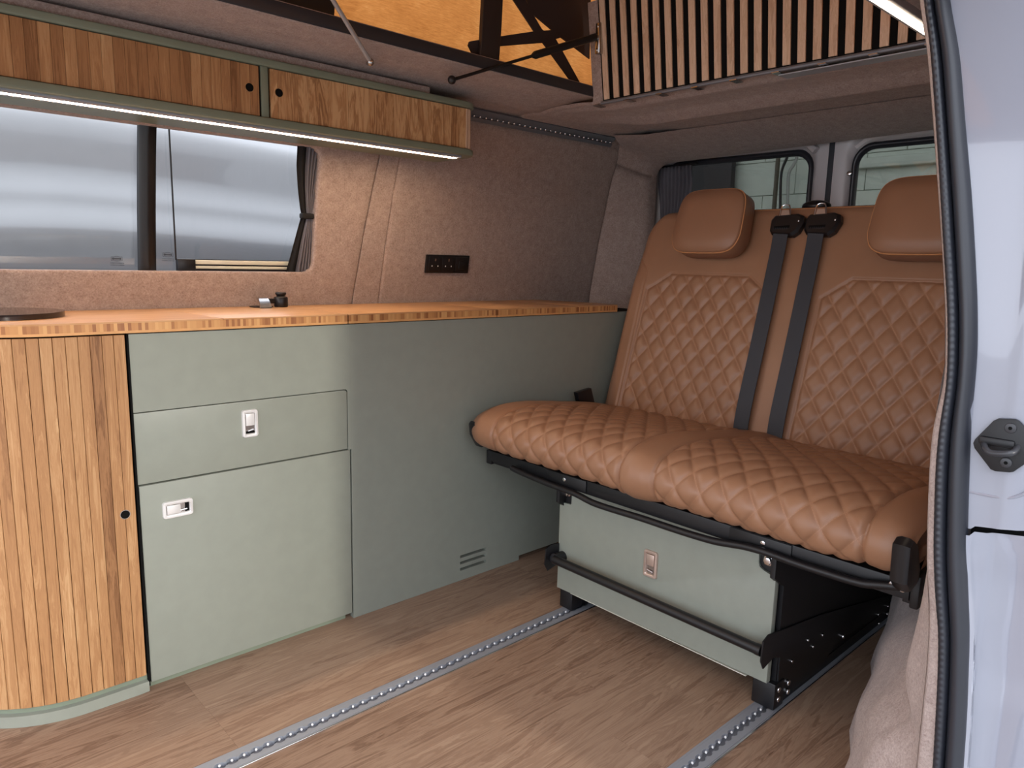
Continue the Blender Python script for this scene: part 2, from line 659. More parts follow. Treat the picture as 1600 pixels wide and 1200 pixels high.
for t, off in ((0.0, -0.001), (0.02, 0.003), (0.06, H), (0.2, H), (0.4, H), (0.6, H), (0.8, H), (0.97, H), (0.994, 0.002), (1.0, -0.002)):
    rows.append([(xi+(xo-xi)*t, wall_y(zi+(zo-zi)*t)-off, zi+(zo-zi)*t) for (xi, zi), (xo, zo) in zip(ring_in, ring_out)])
loft('felt_panel', rows, FELT, wall_left, close_c=True)
patch('felt_strip', lambda z: seam1(z)+0.001, lambda z: seam2(z)-0.001, 0.82, 1.474, 12, 6, FELT, wall_left)
patch('felt_panel', lambda z: seam2(z)+0.001, rear_edge, 0.40, 1.452, 40, 24, FELT, wall_left, topround=0.05)

# ---- ceiling (felt-lined roof edge) with the pop-top opening
RIM_Y, RIM_X = 1.552, 1.90
RIM_YN = 0.60


def drop(y):   # roof edge rolling down to the side wall
    return interp(y, [1.50, 1.555, 1.60, 1.645, 1.652, 1.66, 1.74, 1.785, 1.80, 1.82, 1.86, 1.89, 1.93],
                  [0.0, 0.0, -0.001, 0.001, 0.004, 0.003, 0.006, 0.012, 0.012, 0.008, 0.009, 0.014, 0.030])


CZ = 1.502
ys = list(np.linspace(RIM_Y, 1.93, 60))
rows = []
for x in np.linspace(-0.9, 1.79, 30):
    rows.append([(x, RIM_Y, CZ+0.03)] + [(x, y, CZ-drop(y)) for y in ys])
ceiling = struct(loft('ceiling', rows, FELT, None, thick=0.006), 'felt-lined roof edge around the pop-top opening')


def fold(x):   # cross-section of the rear roof part
    return interp(x, [1.745, 1.775, 1.80, 1.86, 1.91, 1.94, 1.975, 2.005, 2.03, 2.07, 2.13, 2.22, 2.30],
                  [0.0, 0.002, 0.012, 0.009, 0.012, 0.022, 0.032, 0.028, 0.014, 0.006, 0.006, 0.012, 0.010])


CZR = 1.480
rows = []
xs_r = list(np.linspace(1.755, 2.30, 70))
for y in list(np.linspace(0.24, 1.50, 26)) + list(np.linspace(1.51, 1.95, 40)):
    k = interp(y, [1.50, 1.62, 1.80], [1.0, 0.75, 0.0])
    zc = CZR if y < 1.54 else CZR+interp(y, [1.54, 1.70], [0.0, 0.014])-drop(y)
    rows.append([(1.745, y, zc+0.05 if y < RIM_Y else zc+0.006)] + [(x, y, zc-fold(x)*k) for x in xs_r])
loft('felt_panel', rows, FELT, ceiling)
rows = [[(x, y, z) for (y, z) in ((RIM_YN, CZ+0.03), (RIM_YN, CZ), (0.5, CZ-0.004), (0.40, CZ-0.012), (0.33, CZ-0.04), (0.29, CZ-0.09))] for x in np.linspace(-0.9, 2.3, 12)]
loft('felt_panel', rows, FELT, ceiling, thick=0.006)
box('felt_panel', -1.0, -0.88, 0.25, 2.0, CZ-0.02, CZ+0.02, FELT, ceiling)
# filler strip between locker and roof
prism('felt_strip', [(-0.4, 1.75), (1.275, 1.75), (1.30, 1.80), (1.30, 1.92), (-0.4, 1.92)], 'z', 1.461, 1.482, FELT, ceiling, 0.005)

# ---- felt surround of the rear doors: lofted from side wall and roof to the opening
out_pts, in_pts = [], []
XO = 2.50
for z in np.linspace(0.30, 1.40, 26):
    out_pts.append((rear_edge(z), wall_y(z)+0.002, z))
    in_pts.append((XO, 1.885, min(z, 1.345)*1.0 if z < 1.30 else 1.30+(z-1.30)*0.6))
for k, a in enumerate(np.linspace(0, 90, 12)):
    t = a/90
    out_pts.append((interp(t, [0, 0.5, 1], [2.345, 2.31, 2.20]), interp(t, [0, 0.5, 1], [1.952, 1.908, 1.85]), interp(t, [0, 0.5, 1], [1.40, 1.464, 1.480])))
    in_pts.append((XO, 1.885-0.07*(1-math.cos(math.radians(a))), 1.36+0.052*math.sin(math.radians(a))))
for y in np.linspace(1.70, 0.30, 16):
    out_pts.append((2.20, y, CZR-0.013))
    in_pts.append((XO, y, 1.412+(1.80-y)*0.022))
rows = []
prof = [(0, 0), (0.10, 0.012), (0.25, 0.020), (0.42, 0.018), (0.60, 0.016), (0.78, 0.022), (0.90, 0.020), (0.97, 0.010), (1.0, 0.0)]
for t, bl in prof:
    row = []
    for po, pi_ in zip(out_pts, in_pts):
        p = np.array(po)*(1-t)+np.array(pi_)*t
        row.append(tuple(p + np.array((-0.5, -0.35 if po[2] < 1.40 else 0.0, -0.15))*bl))
    rows.append(row)
rows.append([(XO+0.03, p[1], p[2]) for p in in_pts])
wall_rear = struct(loft('wall_rear', rows, FELT), 'felt-lined surround of the rear doors')

# ---- near-side inner wall and wheel arch, behind and under the seat
rows = []
for x in np.linspace(1.22, 2.45, 20):
    wx = interp(x, [1.16, 1.30, 1.45, 1.60, 1.75, 1.95, 2.2, 2.45], [0.40, 0.462, 0.505, 0.545, 0.575, 0.635, 0.68, 0.70])
    wob = 0.010*math.sin(x*21)
    pr = [(wx+wob+0.012, -0.005), (wx+wob, 0.06), (wx-0.012-wob, 0.14), (wx-0.04+wob, 0.22), (wx-0.085, 0.29), (interp(x, [1.16, 1.6], [0.355, 0.37]), 0.36), (0.345, 0.5), (0.335, 0.8), (0.33, 1.1), (0.315, 1.35), (0.29, 1.45)]
    rows.append(smooth_path([(x, a, b_) for a, b_ in pr], 4))
WR_ROWS = rows
wall_right = struct(loft('wall_right', rows, FELT_PALE), 'pale felt over the wheel arch beside the door pillar')

# ---- door pillar: rubber seal, felt edge, painted jamb.  (y, z) traced at the pillar plane
XP = 1.10
EDGE_IN = [(1432, -60), (1434, 0), (1446, 67), (1456, 187), (1464, 300), (1470, 385), (1475, 475), (1476, 525), (1474, 597), (1462, 642), (1454, 675), (1450, 737), (1447, 812), (1446, 895), (1450, 930), (1451, 960), (1449, 1010), (1446, 1050), (1440, 1110), (1433, 1170), (1426, 1260)]
SEAL_L = [(1440, -60), (1443, 0), (1453, 67), (1462, 187), (1469, 300), (1474, 385), (1480, 475), (1481, 525), (1480, 597), (1472, 642), (1466, 675), (1461, 737), (1459, 812), (1458, 860), (1461, 936), (1466, 975), (1466, 1020), (1464, 1075), (1461, 1130), (1457, 1197), (1452, 1270)]
SEAL_R = [(1478, -60), (1483, 0), (1499, 82), (1507, 187), (1517, 300), (1522, 385), (1526, 475), (1526, 550), (1522, 600), (1517, 645), (1515, 690), (1513, 737), (1511, 812), (1510, 860), (1512, 915), (1515, 990), (1513, 1050), (1511, 1110), (1508, 1160), (1505, 1200), (1500, 1270)]


def yz_curve(px_list, X):
    pts = [at_x(px, py, X) for px, py in px_list]
    z = np.array([p[2] for p in pts])[::-1]
    y = np.array([p[1] for p in pts])[::-1]
    return lambda zz: float(np.interp(zz, z, y))


cy_in, cy_l, cy_r = yz_curve(EDGE_IN, XP+0.012), yz_curve(SEAL_L, XP), yz_curve(SEAL_R, XP)
ZS = np.linspace(0.0, 1.62, 110)
ker = np.array([1, 2, 3, 2, 1])/9.0


def smooth_curve(fn):
    v_ = np.array([fn(z) for z in ZS])
    vp = np.concatenate([[v_[0]]*2, v_, [v_[-1]]*2])
    return np.convolve(vp, ker, mode='valid')


YI, YL, YR = smooth_curve(cy_in), smooth_curve(cy_l), smooth_curve(cy_r)
rows = []
for i, z in enumerate(ZS):
    rows.append([(XP+0.05, YI[i]-0.02, z), (XP+0.030, YI[i]-0.004, z), (XP+0.014, YI[i]-0.001, z), (XP+0.006, YI[i]-0.006, z), (XP+0.003, YL[i]-0.004, z)])
loft('felt_edge', rows, FELT_PALE, wall_right)
# lining that carries the pillar edge over to the wheel arch
first = [np.array(p) for p in WR_ROWS[0]]
start = []
for p in first:
    zc_ = min(max(p[2], 0.0), 1.6)
    start.append(np.array((XP+0.018, float(np.interp(zc_, ZS, YI))+0.0006, p[2])))
rows = []
for t in np.linspace(0, 1, 9):
    e_ = t*t*(3-2*t)
    rows.append([(a_[0]*(1-t)+b_[0]*t, a_[1]*(1-e_)+b_[1]*e_, a_[2]) for a_, b_ in zip(start, first)])
loft('felt_sweep', rows, FELT_PALE, wall_right)
# seal = ribbed grip + smooth bulb
seal = thing('door_seal', (XP, float(YR[0]), 0.0), 'black ribbed rubber seal running up the sliding door pillar', 'door seal')
rows = []
zz = np.linspace(0.0, 1.62, 700)
yl = np.interp(zz, ZS, YL)
yr = np.interp(zz, ZS, YR)
for i, z in enumerate(zz):
    w = yr[i]-yl[i]
    rib = 0.0006 if (i % 4) < 2 else 0.0
    rows.append([(XP+0.006, yl[i], z), (XP-0.006-rib, yl[i]+w*0.05, z), (XP-0.010-rib, yl[i]+w*0.18, z), (XP-0.008-rib, yl[i]+w*0.32, z), (XP+0.004, yl[i]+w*0.38, z)])
loft('grip', rows, RUBBER, seal)
rows = []
for i, z in enumerate(ZS):
    w = YR[i]-YL[i]
    notch = 0.35*w*math.exp(-((z-0.812)/0.006)**2)
    row = []
    for k in range(13):
        a = math.pi*k/12
        row.append((XP+0.006-0.017*math.sin(a), YL[i]+w*(0.38+0.62*(0.5-0.5*math.cos(a)))-notch*0, z))
    row[-2] = (row[-2][0], row[-2][1]-notch*0.4, z)
    row[-1] = (row[-1][0], row[-1][1]-notch*0.5, z)
    rows.append(row)
loft('bulb', rows, RUBBER, seal)
# painted jamb: upper panel with a ridge, dark split, lower panel
ZSPLIT = lambda y: interp(y, [0.10, 0.205, 0.27, 0.33], [0.678, 0.665, 0.655, 0.650])
prof_u = [(0.335, 0.003), (0.315, 0.003), (0.262, 0.006), (0.250, 0.008), (0.243, 0.006), (0.2365, -0.003), (0.231, -0.003), (0.225, 0.008), (0.215, 0.018), (0.195, 0.020), (0.16, 0.012), (0.12, 0.004), (0.10, 0.02), (0.09, 0.08), (0.085, 0.4)]
rows = []
for z in list(np.linspace(0.0, 1, 46)):
    row = []
    for (y, dx) in prof_u:
        z0 = ZSPLIT(y)+0.004
        zz_ = z0+(1.66-z0)*z
        k = interp(zz_, [0.9, 1.15, 1.66], [0.15, 0.75, 1.0])
        lean = interp(zz_, [0.66, 1.0, 1.3, 1.66], [0.0, 0.003, 0.010, 0.030])
        ye = float(np.interp(zz_, ZS, YR))
        yv = ye+0.006 if y > 0.33 else (ye-0.003 if y > 0.31 else min(y+lean, ye-0.004))
        row.append((XP+0.006+(dx-0.006)*(k if dx < 0.019 and y > 0.11 else 1), yv, zz_))
    rows.append(row)
jamb = struct(loft('wall_pillar', rows, PAINT), 'white painted rear pillar of the sliding door opening')
prof_l = [(0.335, 0.003), (0.315, 0.003), (0.262, 0.010), (0.248, 0.010), (0.243, 0.015), (0.236, 0.016), (0.20, 0.017), (0.14, 0.016), (0.10, 0.03), (0.09, 0.09), (0.085, 0.4)]
rows = []
for z in list(np.linspace(0.0, 1, 40)):
    row = []
    for (y, dx) in prof_l:
        z1 = ZSPLIT(y)-0.004
        zz_ = -0.1+(z1+0.1)*z
        sh = interp(zz_, [-0.1, 0.3, 0.6], [0.055, 0.012, 0.0]) if 0.2 < y < 0.30 else 0.0
        ledge = interp(zz_, [0.0, 0.44, 0.445, 0.60, 0.61, 0.66], [0.0, 0.0, 0.004, 0.004, 0.0, -0.003]) if y < 0.24 else interp(zz_, [0.0, 0.60, 0.612, 0.66], [0, 0, -0.003, -0.003])
        ye = float(np.interp(zz_, ZS, YR))
        yv = ye+0.006 if y > 0.33 else (ye-0.003 if y > 0.31 else min(y+sh*0.4, ye-0.004))
        row.append((XP+dx+ledge, yv, zz_))
    rows.append(row)
loft('lower_panel', rows, PAINT, jamb)
box('panel_gap', XP+0.022, XP+0.034, 0.105, 0.270, 0.640, 0.690, GAP, jamb)
sp_ = [at_x(px, py, XP) for px, py in ((1512, 770), (1560, 779), (1580, 779), (1600, 772), (1625, 760))]
tube('pressed_ridge', smooth_path([(XP+0.007, p[1], p[2]) for p in sp_], 4), 0.0022, PAINT, jamb, 8)

# door striker
stp = [(1521, 692), (1524, 686), (1553, 657), (1560, 654), (1586, 655), (1592, 658), (1606, 672), (1612, 690), (1609, 712), (1600, 726), (1584, 737), (1578, 738), (1555, 736), (1548, 733), (1523, 700)]
poly = [tuple(at_x(px, py, XP-0.001)[1:]) for px, py in stp]
c0 = at_x(1565, 738, XP)
striker = thing('door_striker', (XP, float(c0[1]), float(c0[2])), 'black lock striker plate bolted to the white door pillar', 'striker')
prism('plate', poly, 'x', XP-0.003, XP+0.004, BLACK, striker, 0.001)
for px, py in ((1579, 669), (1572, 723)):
    p = at_x(px, py, XP-0.004)
    o = prism('bolt', circ(p[1], p[2], 0.0068), 'x', XP-0.0055, XP-0.002, plain('bolt_black', (0.035, 0.035, 0.04), 0.35) if 'bolt_black' not in MATS else MATS['bolt_black'], striker, 0.001)
    prism('socket', circ(p[1], p[2], 0.0024, 6), 'x', XP-0.0060, XP-0.0052, GAP, o)
lp = [(1537, 692, 0.0), (1545, 698, -0.016), (1556, 704, -0.020), (1580, 705, -0.020), (1588, 704, -0.014), (1591, 698, 0.0)]
tube('loop', smooth_path([(at_x(px, py, XP)[0]+dx, at_x(px, py, XP)[1], at_x(px, py, XP)[2]) for px, py, dx in lp], 4), 0.0042, MATS['bolt_black'], striker)
box('housing', XP-0.007, XP, float(at_x(1588, 690, XP)[1]), float(at_x(1530, 690, XP)[1]), float(at_x(1560, 697, XP)[2]), float(at_x(1560, 684, XP)[2]), BLACK, striker, 0.003)

# ---- rear doors
XD = 2.60
YC = 1.186


def barn_door(name, y0, y1, label):
    """painted inner frame with rubber-framed window; y0 hinge side, y1 centre side"""
    lo, hi = min(y0, y1), max(y0, y1)
    wy0, wy1 = (lo+0.055, hi-0.055)
    o_ = rrect(lo, hi, 0.20, 1.52, 0.01, 6)
    i_ = rrect(wy0, wy1, 0.95, 1.428, 0.07, 6)
    rows = [[(XD-0.012, y, z) for y, z in o_], [(XD-0.012, y*0.35+b_*0.65, z*0.35+c_*0.65) for (y, z), (b_, c_) in zip(o_, i_)], [(XD, y, z) for y, z in i_], [(XD+0.03, y, z) for y, z in i_]]
    d = struct(loft(name, rows, PAINT2, None, close_c=True), label)
    i2 = rrect(wy0+0.024, wy1-0.024, 0.974, 1.404, 0.052, 6)
    loft('window_seal', [[(XD+0.012, y, z) for y, z in i_], [(XD-0.006, y*0.7+b_*0.3, z*0.7+c_*0.3) for (y, z), (b_, c_) in zip(i_, i2)], [(XD-0.004, y*0.3+b_*0.7, z*0.3+c_*0.7) for (y, z), (b_, c_) in zip(i_, i2)], [(XD+0.012, y, z) for y, z in i2]], RUBBER, d, close_c=True)
    prism('pane', i2, 'x', XD+0.010, XD+0.013, GLASS_T, d, smooth=False)
    return d


d1 = barn_door('door_1', YC+0.012, 1.955, 'left rear door with rubber-framed window')
d2 = barn_door('door_2', YC-0.008, 0.40, 'right rear door with rubber-framed window')
box('trim_1', XD-0.004, XD+0.03, YC-0.016, YC+0.018, 0.2, 1.52, RUBBER).name = 'trim_1'
struct(bpy.data.objects['trim_1'], 'black rubber strip between the two rear doors')
for dd, ya, yb in ((d1, 1.24, 1.56), (d2, 1.10, 0.70)):
    pts = [(XD-0.022, ya+(yb-ya)*t, 1.442+0.0*t-0.03*(1-min(1, t*6))**2) for t in np.linspace(0, 1, 14)]
    tube('grab_trim', pts, 0.014, PAINT2, dd, 8)
for dd, y in ((d1, 1.268), (d2, 1.095)):
    box('door_stop', XD-0.03, XD-0.008, y-0.035, y+0.035, 1.462, 1.482, BLACKP, dd, 0.006)
p = at_x(1327, 271, XD-0.013)
prism('screw', circ(p[1], p[2], 0.008), 'x', XD-0.018, XD-0.010, CHROME, d2, 0.002)

# ---- side window: two panes, dark centre post, sliding edge and bottom track
YG = lambda z: wall_y(z)+0.036
wx = [(WX0-0.02, 0.578), (0.622, WX1+0.05)]


def glass_sheet(name, x0, x1, z0, z1, dy, mat, parent):
    rows = [[(x, YG(z)+dy, z) for x in np.linspace(x0, x1, 6)] for z in np.linspace(z0, z1, 10)]
    return loft(name, rows, mat, parent)


window = struct(glass_sheet('window_1', WX0-0.03, WX1+0.06, WZ0-0.02, WZ1+0.02, 0.012, GLASS, None), 'long tinted side window with dark centre post')
rows = []
for z in np.linspace(WZ0-0.02, WZ1+0.02, 10):
    rows.append([(0.577, YG(z), z), (0.579, YG(z)-0.012, z), (0.619, YG(z)-0.012, z), (0.621, YG(z), z)])
loft('centre_post', rows, BLACKP, window)
tube('pane_edge', [(0.650+0.004*0, YG(1.33)-0.002, 1.33), (0.672, YG(0.985)-0.002, 0.985)], 0.0022, BLACKP, window, 6)
for z0, z1, mt in ((0.974, 0.986, CREAM), (0.962, 0.970, CREAM)):
    box('slide_track', 0.70, 1.06, YG(z0)-0.004, YG(z0)+0.006, z0, z1, mt, window, 0.002)
box('slide_track', 0.675, 1.06, YG(0.97)-0.001, YG(0.97)+0.008, 0.945, 0.988, BLACKP, window)
box('track_end', 0.675, 0.722, YG(0.97)-0.009, YG(0.97)+0.004, 0.945, 0.988, BLACKP, window, 0.002)
# maker's print on the panes: badge with an oval and rows of tiny type
for x, z in ((0.530, 0.985), (0.655, 0.998)):
    bm = bmesh.new()
    yb = YG(z)-0.003+0.012
    def mk(a, b_, c_, d_):
        add_prism(bm, [(x+a, z+c_), (x+b_, z+c_), (x+b_, z+d_), (x+a, z+d_)], 'y', yb-0.0004, yb)
    mk(-0.013, 0.013, 0.0045, 0.0052); mk(-0.013, 0.013, -0.0052, -0.0045); mk(-0.013, -0.0123, -0.005, 0.005); mk(0.0123, 0.013, -0.005, 0.005)
    for k in range(7):
        mk(-0.0105+k*0.003, -0.0085+k*0.003, -0.0022, 0.0022)
    for k in range(16):
        a = math.pi*2*k/16
        mk(0.009*math.cos(a)-0.001, 0.009*math.cos(a)+0.001, 0.0066*math.sin(a)-0.0004, 0.0066*math.sin(a)+0.0004)
    for r_ in range(2):
        for k in range(10):
            mk(-0.015+k*0.0032, -0.015+k*0.0032+random.uniform(0.0012, 0.0026), -0.012-r_*0.005, -0.0105-r_*0.005)
    tag(from_bm('maker_print', bm, MARK, window), 'small dark maker print on the glass')

# ---- outer skin of the van body around the lining
for nm, par, a in (('outer_skin', wall_left, (-0.9, 2.63, 2.128, 2.140, -0.12, 0.93)), ('outer_skin', wall_left, (1.13, 2.63, 2.105, 2.128, 0.93, 1.54)),
                   ('outer_skin', wall_left, (-0.9, 1.13, 2.062, 2.10, 1.345, 1.54)), ('roof_skin', ceiling, (-0.9, 2.65, 1.612, 2.13, 1.54, 1.552)),
                   ('roof_skin', ceiling, (1.90, 2.65, 0.18, 1.612, 1.54, 1.552)), ('roof_skin', ceiling, (-0.9, 1.90, 0.18, 0.48, 1.54, 1.552)),
                   ('outer_skin', wall_rear, (2.635, 2.65, 1.93, 2.14, -0.12, 1.55)), ('outer_skin', wall_rear, (2.632, 2.65, 0.18, 1.95, 1.50, 1.55)),
                   ('outer_skin', wall_rear, (2.632, 2.65, 0.18, 0.42, -0.12, 1.55)), ('outer_skin', wall_rear, (2.632, 2.65, 0.18, 1.95, -0.12, 0.22)),
                   ('outer_skin', wall_right, (1.45, 2.65, 0.165, 0.18, -0.12, 1.55))):
    box(nm, *a, PAINT, par)

# ================================================================== KITCHEN
FY = 1.69      # plane of the kitchen fronts
WT = 0.857     # worktop height


def rail_handle(prefix, x0, x1, z0, z1, y, horizontal, metal, parent, cell=None):
    """flush slam latch: bevelled frame, recess and push tab on a -Y front"""
    bm = bmesh.new()
    o_, i_ = rrect(x0, x1, z0, z1, 0.006, 4), None
    w = min(x1-x0, z1-z0)
    ins = w*0.20
    i_ = rrect(x0+ins, x1-ins, z0+ins*1.1, z1-ins*1.1, 0.003, 4)
    rows = [[(a, y, b_) for a, b_ in o_], [(a*0.9+c_*0.1, y-0.005, b_*0.9+d_*0.1) for (a, b_), (c_, d_) in zip(o_, i_)], [(a*0.25+c_*0.75, y-0.006, b_*0.25+d_*0.75) for (a, b_), (c_, d_) in zip(o_, i_)], [(a, y-0.004, b_) for a, b_ in i_], [(a, y-0.0002, b_) for a, b_ in i_]]
    h = loft('latch', rows, metal, parent, close_c=True, angle=50)
    prism('latch_recess', i_, 'y', y-0.0008, y-0.0002, STEEL, h)
    if horizontal:
        xm = x0+ins+(x1-x0-2*ins)*0.60
        box('latch_tab', x0+ins+0.0012, xm, y-0.0055, y-0.001, z0+ins*1.1+0.0012, z1-ins*1.1-0.0012, metal, h, 0.0008)
        box('latch_slot', xm+(x1-ins-xm)*0.55, x1-ins-0.001, y-0.0022, y-0.0008, z0+ins*1.1+0.001, z1-ins*1.1-0.001, GAP, h)
        tube('latch_tongue', [(xm, y-0.003, z0+ins*1.1+0.006), (x1-ins-0.006, y-0.003, z0+ins*1.1+0.007)], 0.0018, CHROME, h, 8)
    else:
        zm = z1-ins*1.1-(z1-z0-2*ins*1.1)*0.60
        box('latch_tab', x0+ins+0.0012, x1-ins-0.0012, y-0.0055, y-0.001, zm, z1-ins*1.1-0.0012, metal, h, 0.0008)
        box('latch_slot', x0+ins+0.001, x1-ins-0.001, y-0.0022, y-0.0008, z0+ins*1.1+0.001, z0+ins*1.1+(zm-z0-ins*1.1)*0.3, GAP, h)
        tube('latch_tongue', [(x0+ins+0.006, y-0.003, z0+ins*1.1+0.007), (x1-ins-0.004, y-0.003, z0+ins*1.1+0.010)], 0.0018, CHROME, h, 8)
    return h


unit = thing('kitchen_unit', (0.70, FY, 0.0), 'sage green kitchen unit with latched drawer above latched door', 'cabinet')
box('carcass', 0.444, 0.970, FY+0.019, 2.02, 0.012, 0.828, GAP, unit)
box('side_edge', 0.4378, 0.4412, FY-0.002, FY+0.3, 0.012, 0.829, GAP, unit)
# fascia: top band that runs down the right-hand side of the drawer
prism('fascia', [(0.4422, 0.6570), (0.9615, 0.6570), (0.9660, 0.652), (0.9660, 0.4905), (0.97545, 0.4905), (0.97545, 0.829), (0.4422, 0.829)], 'y', FY, FY+0.018, SAGE, unit, 0.0)
dr = prism('drawer', [(0.4422, 0.4935)] + [(0.962, 0.4935), (0.964, 0.4955), (0.964, 0.650), (0.959, 0.6545), (0.4422, 0.6545)], 'y', FY, FY+0.018, SAGE, unit, 0.0010)
rail_handle('drawer', 0.679, 0.718, 0.566, 0.634, FY, False, NICKEL, dr)
dz = prism('door', [(0.4440, 0.018), (0.9715, 0.018), (0.9715, 0.4895), (0.4440, 0.4895)], 'y', FY, FY+0.018, SAGE, unit, 0.0012)
rail_handle('door', 0.489, 0.556, 0.4035, 0.4435, FY, True, NICKEL, dz)
box('plinth', 0.444, 0.958, FY+0.015, FY+0.03, 0.0005, 0.03, SAGE_DK, unit)

rear_unit = thing('kitchen_side_unit', (1.5, FY, 0.0), 'long plain sage green panel unit with vent slots beside the seat', 'cabinet')
pl = [(0.9755, 0.0005), (1.612, 0.0005), (1.612, 0.016), (2.30, 0.016), (2.30, 0.829), (0.9755, 0.829)]
# panel with three vent slots: built from bands around the slots
bm = bmesh.new()
vz = [0.0375, 0.0585, 0.0795]
vx0, vx1 = 1.357, 1.464
add_prism(bm, [(0.97555, 0.0005), (vx0, 0.0005), (vx0, 0.829), (0.97555, 0.829)], 'y', FY, FY+0.018)
add_prism(bm, [(vx1, 0.0005), (1.612, 0.0005), (1.612, 0.016), (2.30, 0.016), (2.30, 0.829), (vx1, 0.829)], 'y', FY, FY+0.018)
zb = [0.0005]
for z in vz:
    zb += [z-0.0045, z+0.0045]
zb.append(0.829)
for k in range(0, len(zb), 2):
    add_prism(bm, [(vx0, zb[k]), (vx1, zb[k]), (vx1, zb[k+1]), (vx0, zb[k+1])], 'y', FY, FY+0.018)
bmesh.ops.remove_doubles(bm, verts=bm.verts, dist=0.00005)
from_bm('panel', bm, SAGE, rear_unit)
box('carcass', 0.978, 2.30, FY+0.018, 2.02, 0.012, 0.828, GAP, rear_unit)

# ---- curved tambour cabinet at the left
tamb = thing('tambour_cabinet', (0.25, 1.72, 0.0), 'curved oak tambour cabinet with vertical strips on sage plinth', 'cabinet')
RC = 0.24


def tcurve(s, off=0.0):
    """walk along the front from the right end (s=0); returns x, y, outward normal angle"""
    L1 = 0.115
    if s < L1:
        return 0.436-s, FY+0.004-off, -90.0
    a = (s-L1)/RC
    if a < math.pi/2:
        cx, cy = 0.436-L1, FY+0.004+RC
        ang = -90-math.degrees(a)
        return cx+(RC+off)*math.cos(math.radians(ang)), cy+(RC+off)*math.sin(math.radians(ang)), ang
    return 0.436-L1-RC-off, FY+0.004+RC+(s-L1-RC*math.pi/2), 180.0


def tslab(name, off, z0, z1, mat, parent, bev=0.0):
    pts = [tcurve(s, off)[:2] for s in np.linspace(0, 0.58, 40)]
    poly = [(0.4375, 2.03)] + [(0.4375, pts[0][1])] + pts[1:] + [(pts[-1][0], 2.03)]
    return prism(name, poly, 'z', z0, z1, mat, parent, bev)


tslab('plinth', 0.010, 0.0005, 0.026, SAGE, tamb, 0.002)
tslab('body', -0.012, 0.026, 0.829, GAP, tamb)
tslab('plinth_groove', -0.004, 0.026, 0.040, SAGE_DK, tamb)
sw = 0.0222
slat_mesh = None
door_t = None
for k in range(25):
    s = 0.001+sw*(k+0.5)
    x, y, ang = tcurve(s, 0.0)
    if slat_mesh is None:
        o = box('strip', -sw/2+0.0004, sw/2-0.0004, -0.004, 0.010, 0.040, 0.828, OAK, tamb, 0.0006, 1)
        slat_mesh = o.data
    else:
        o = link(bpy.data.objects.new('strip', slat_mesh), tamb)
    o.location = (x, y, 0)
    o.rotation_euler = (0, 0, math.radians(ang+90))
hx, hz = 0.4125, 0.433
ring = prism('finger_hole', circ(hx, hz, 0.0105, 24), 'y', FY-0.0012, FY+0.004, STEEL, tamb)
prism('hole', circ(hx, hz, 0.0093, 24), 'y', FY-0.0016, FY+0.004, GAP, ring)

# ---- worktop in lift-out sections
wtop = thing('worktop', (1.1, FY, 0.829), 'long bamboo worktop with visible joints along the kitchen fronts', 'worktop')
YB = 2.046


def wt_section(poly_pts, xr):
    o = prism('worktop_panel', poly_pts, 'z', 0.8535, WT, BAMBOO, wtop, 0.0008)
    return o


fr = [tcurve(s, 0.012)[:2] for s in np.linspace(0.0, 0.58, 36)]
FW = FY-0.012
curve_pts = [(x, y+0.0) for x, y in fr[1:]]
secs = [[(0.6165, YB), (0.6405, FW)] + [(0.50, FW), (0.436, FW+0.003)] + [(x, y) for x, y in curve_pts] + [(curve_pts[-1][0], YB)],
        [(0.963, FW), (0.6420, FW), (0.6180, YB), (0.985, YB)],
        [(1.479, FW), (0.9655, FW), (0.9875, YB), (1.479, YB)],
        [(1.846, FW), (1.4812, FW), (1.4812, YB), (1.846, YB)],
        [(2.06, FW), (1.8475, FW), (1.8475, YB), (2.005, YB), (2.075, 1.775)]]
for q in secs:
    wt_section(q, 0)
# front lamella edges (outer contour only)
edge_line = [(2.06, FW)] + [(0.50, FW), (0.436, FW+0.003)] + curve_pts


def edge_band(name, x_hi, x_lo, z0, z1, mat, off):
    pts = [p for p in edge_line if x_lo <= p[0] <= x_hi]
    if x_hi < 2.07:
        pts = [(x_hi, FW)] + pts
    if x_lo > 0.5:
        pts = pts + [(x_lo, FW)]
    pts = [pts[0]] + [p for i, p in enumerate(pts[1:]) if abs(p[0]-pts[i][0])+abs(p[1]-pts[i][1]) > 1e-5]
    rows = [[(x, y-off, z) for x, y in pts] for z in (z0, z1)] + [[(x, y+0.02, z1) for x, y in pts], [(x, y+0.02, z0) for x, y in pts], [(x, y-off, z0) for x, y in pts]]
    return loft(name, rows, mat, wtop, smooth=False)


for hi, lo in ((2.0599, 1.8475), (1.846, 1.4812), (1.479, 0.9655), (0.963, -0.2)):
    edge_band('edge_core', hi, lo, 0.8375, 0.8535, EDGE, 0.0004)
    edge_band('edge_ply', hi, lo, 0.832, 0.8375, PLY, 0.0)
prism('underlay', [(0.13, 1.98), (0.20, 1.80), (0.44, FY+0.02), (2.05, FY+0.02), (2.04, 1.80), (2.0, 2.04), (0.13, 2.04)], 'z', 0.830, 0.853, PLY, wtop)

# ---- things on the worktop
disc = thing('glass_lid', (0.235, 1.92, WT), 'round black glass lid lying at the left end of worktop', 'lid')
bm = bmesh.new()
add_prism(bm, circ(0.245, 1.915, 0.125, 64), 'z', WT+0.001, WT+0.012, 0.003)
from_bm('glass_disc', bm, HOB, disc, True, 35)
bm = bmesh.new()
add_prism(bm, circ(0.245, 1.915, 0.118, 48), 'z', WT, WT+0.002)
from_bm('base_ring', bm, STEEL, disc, True, 35)

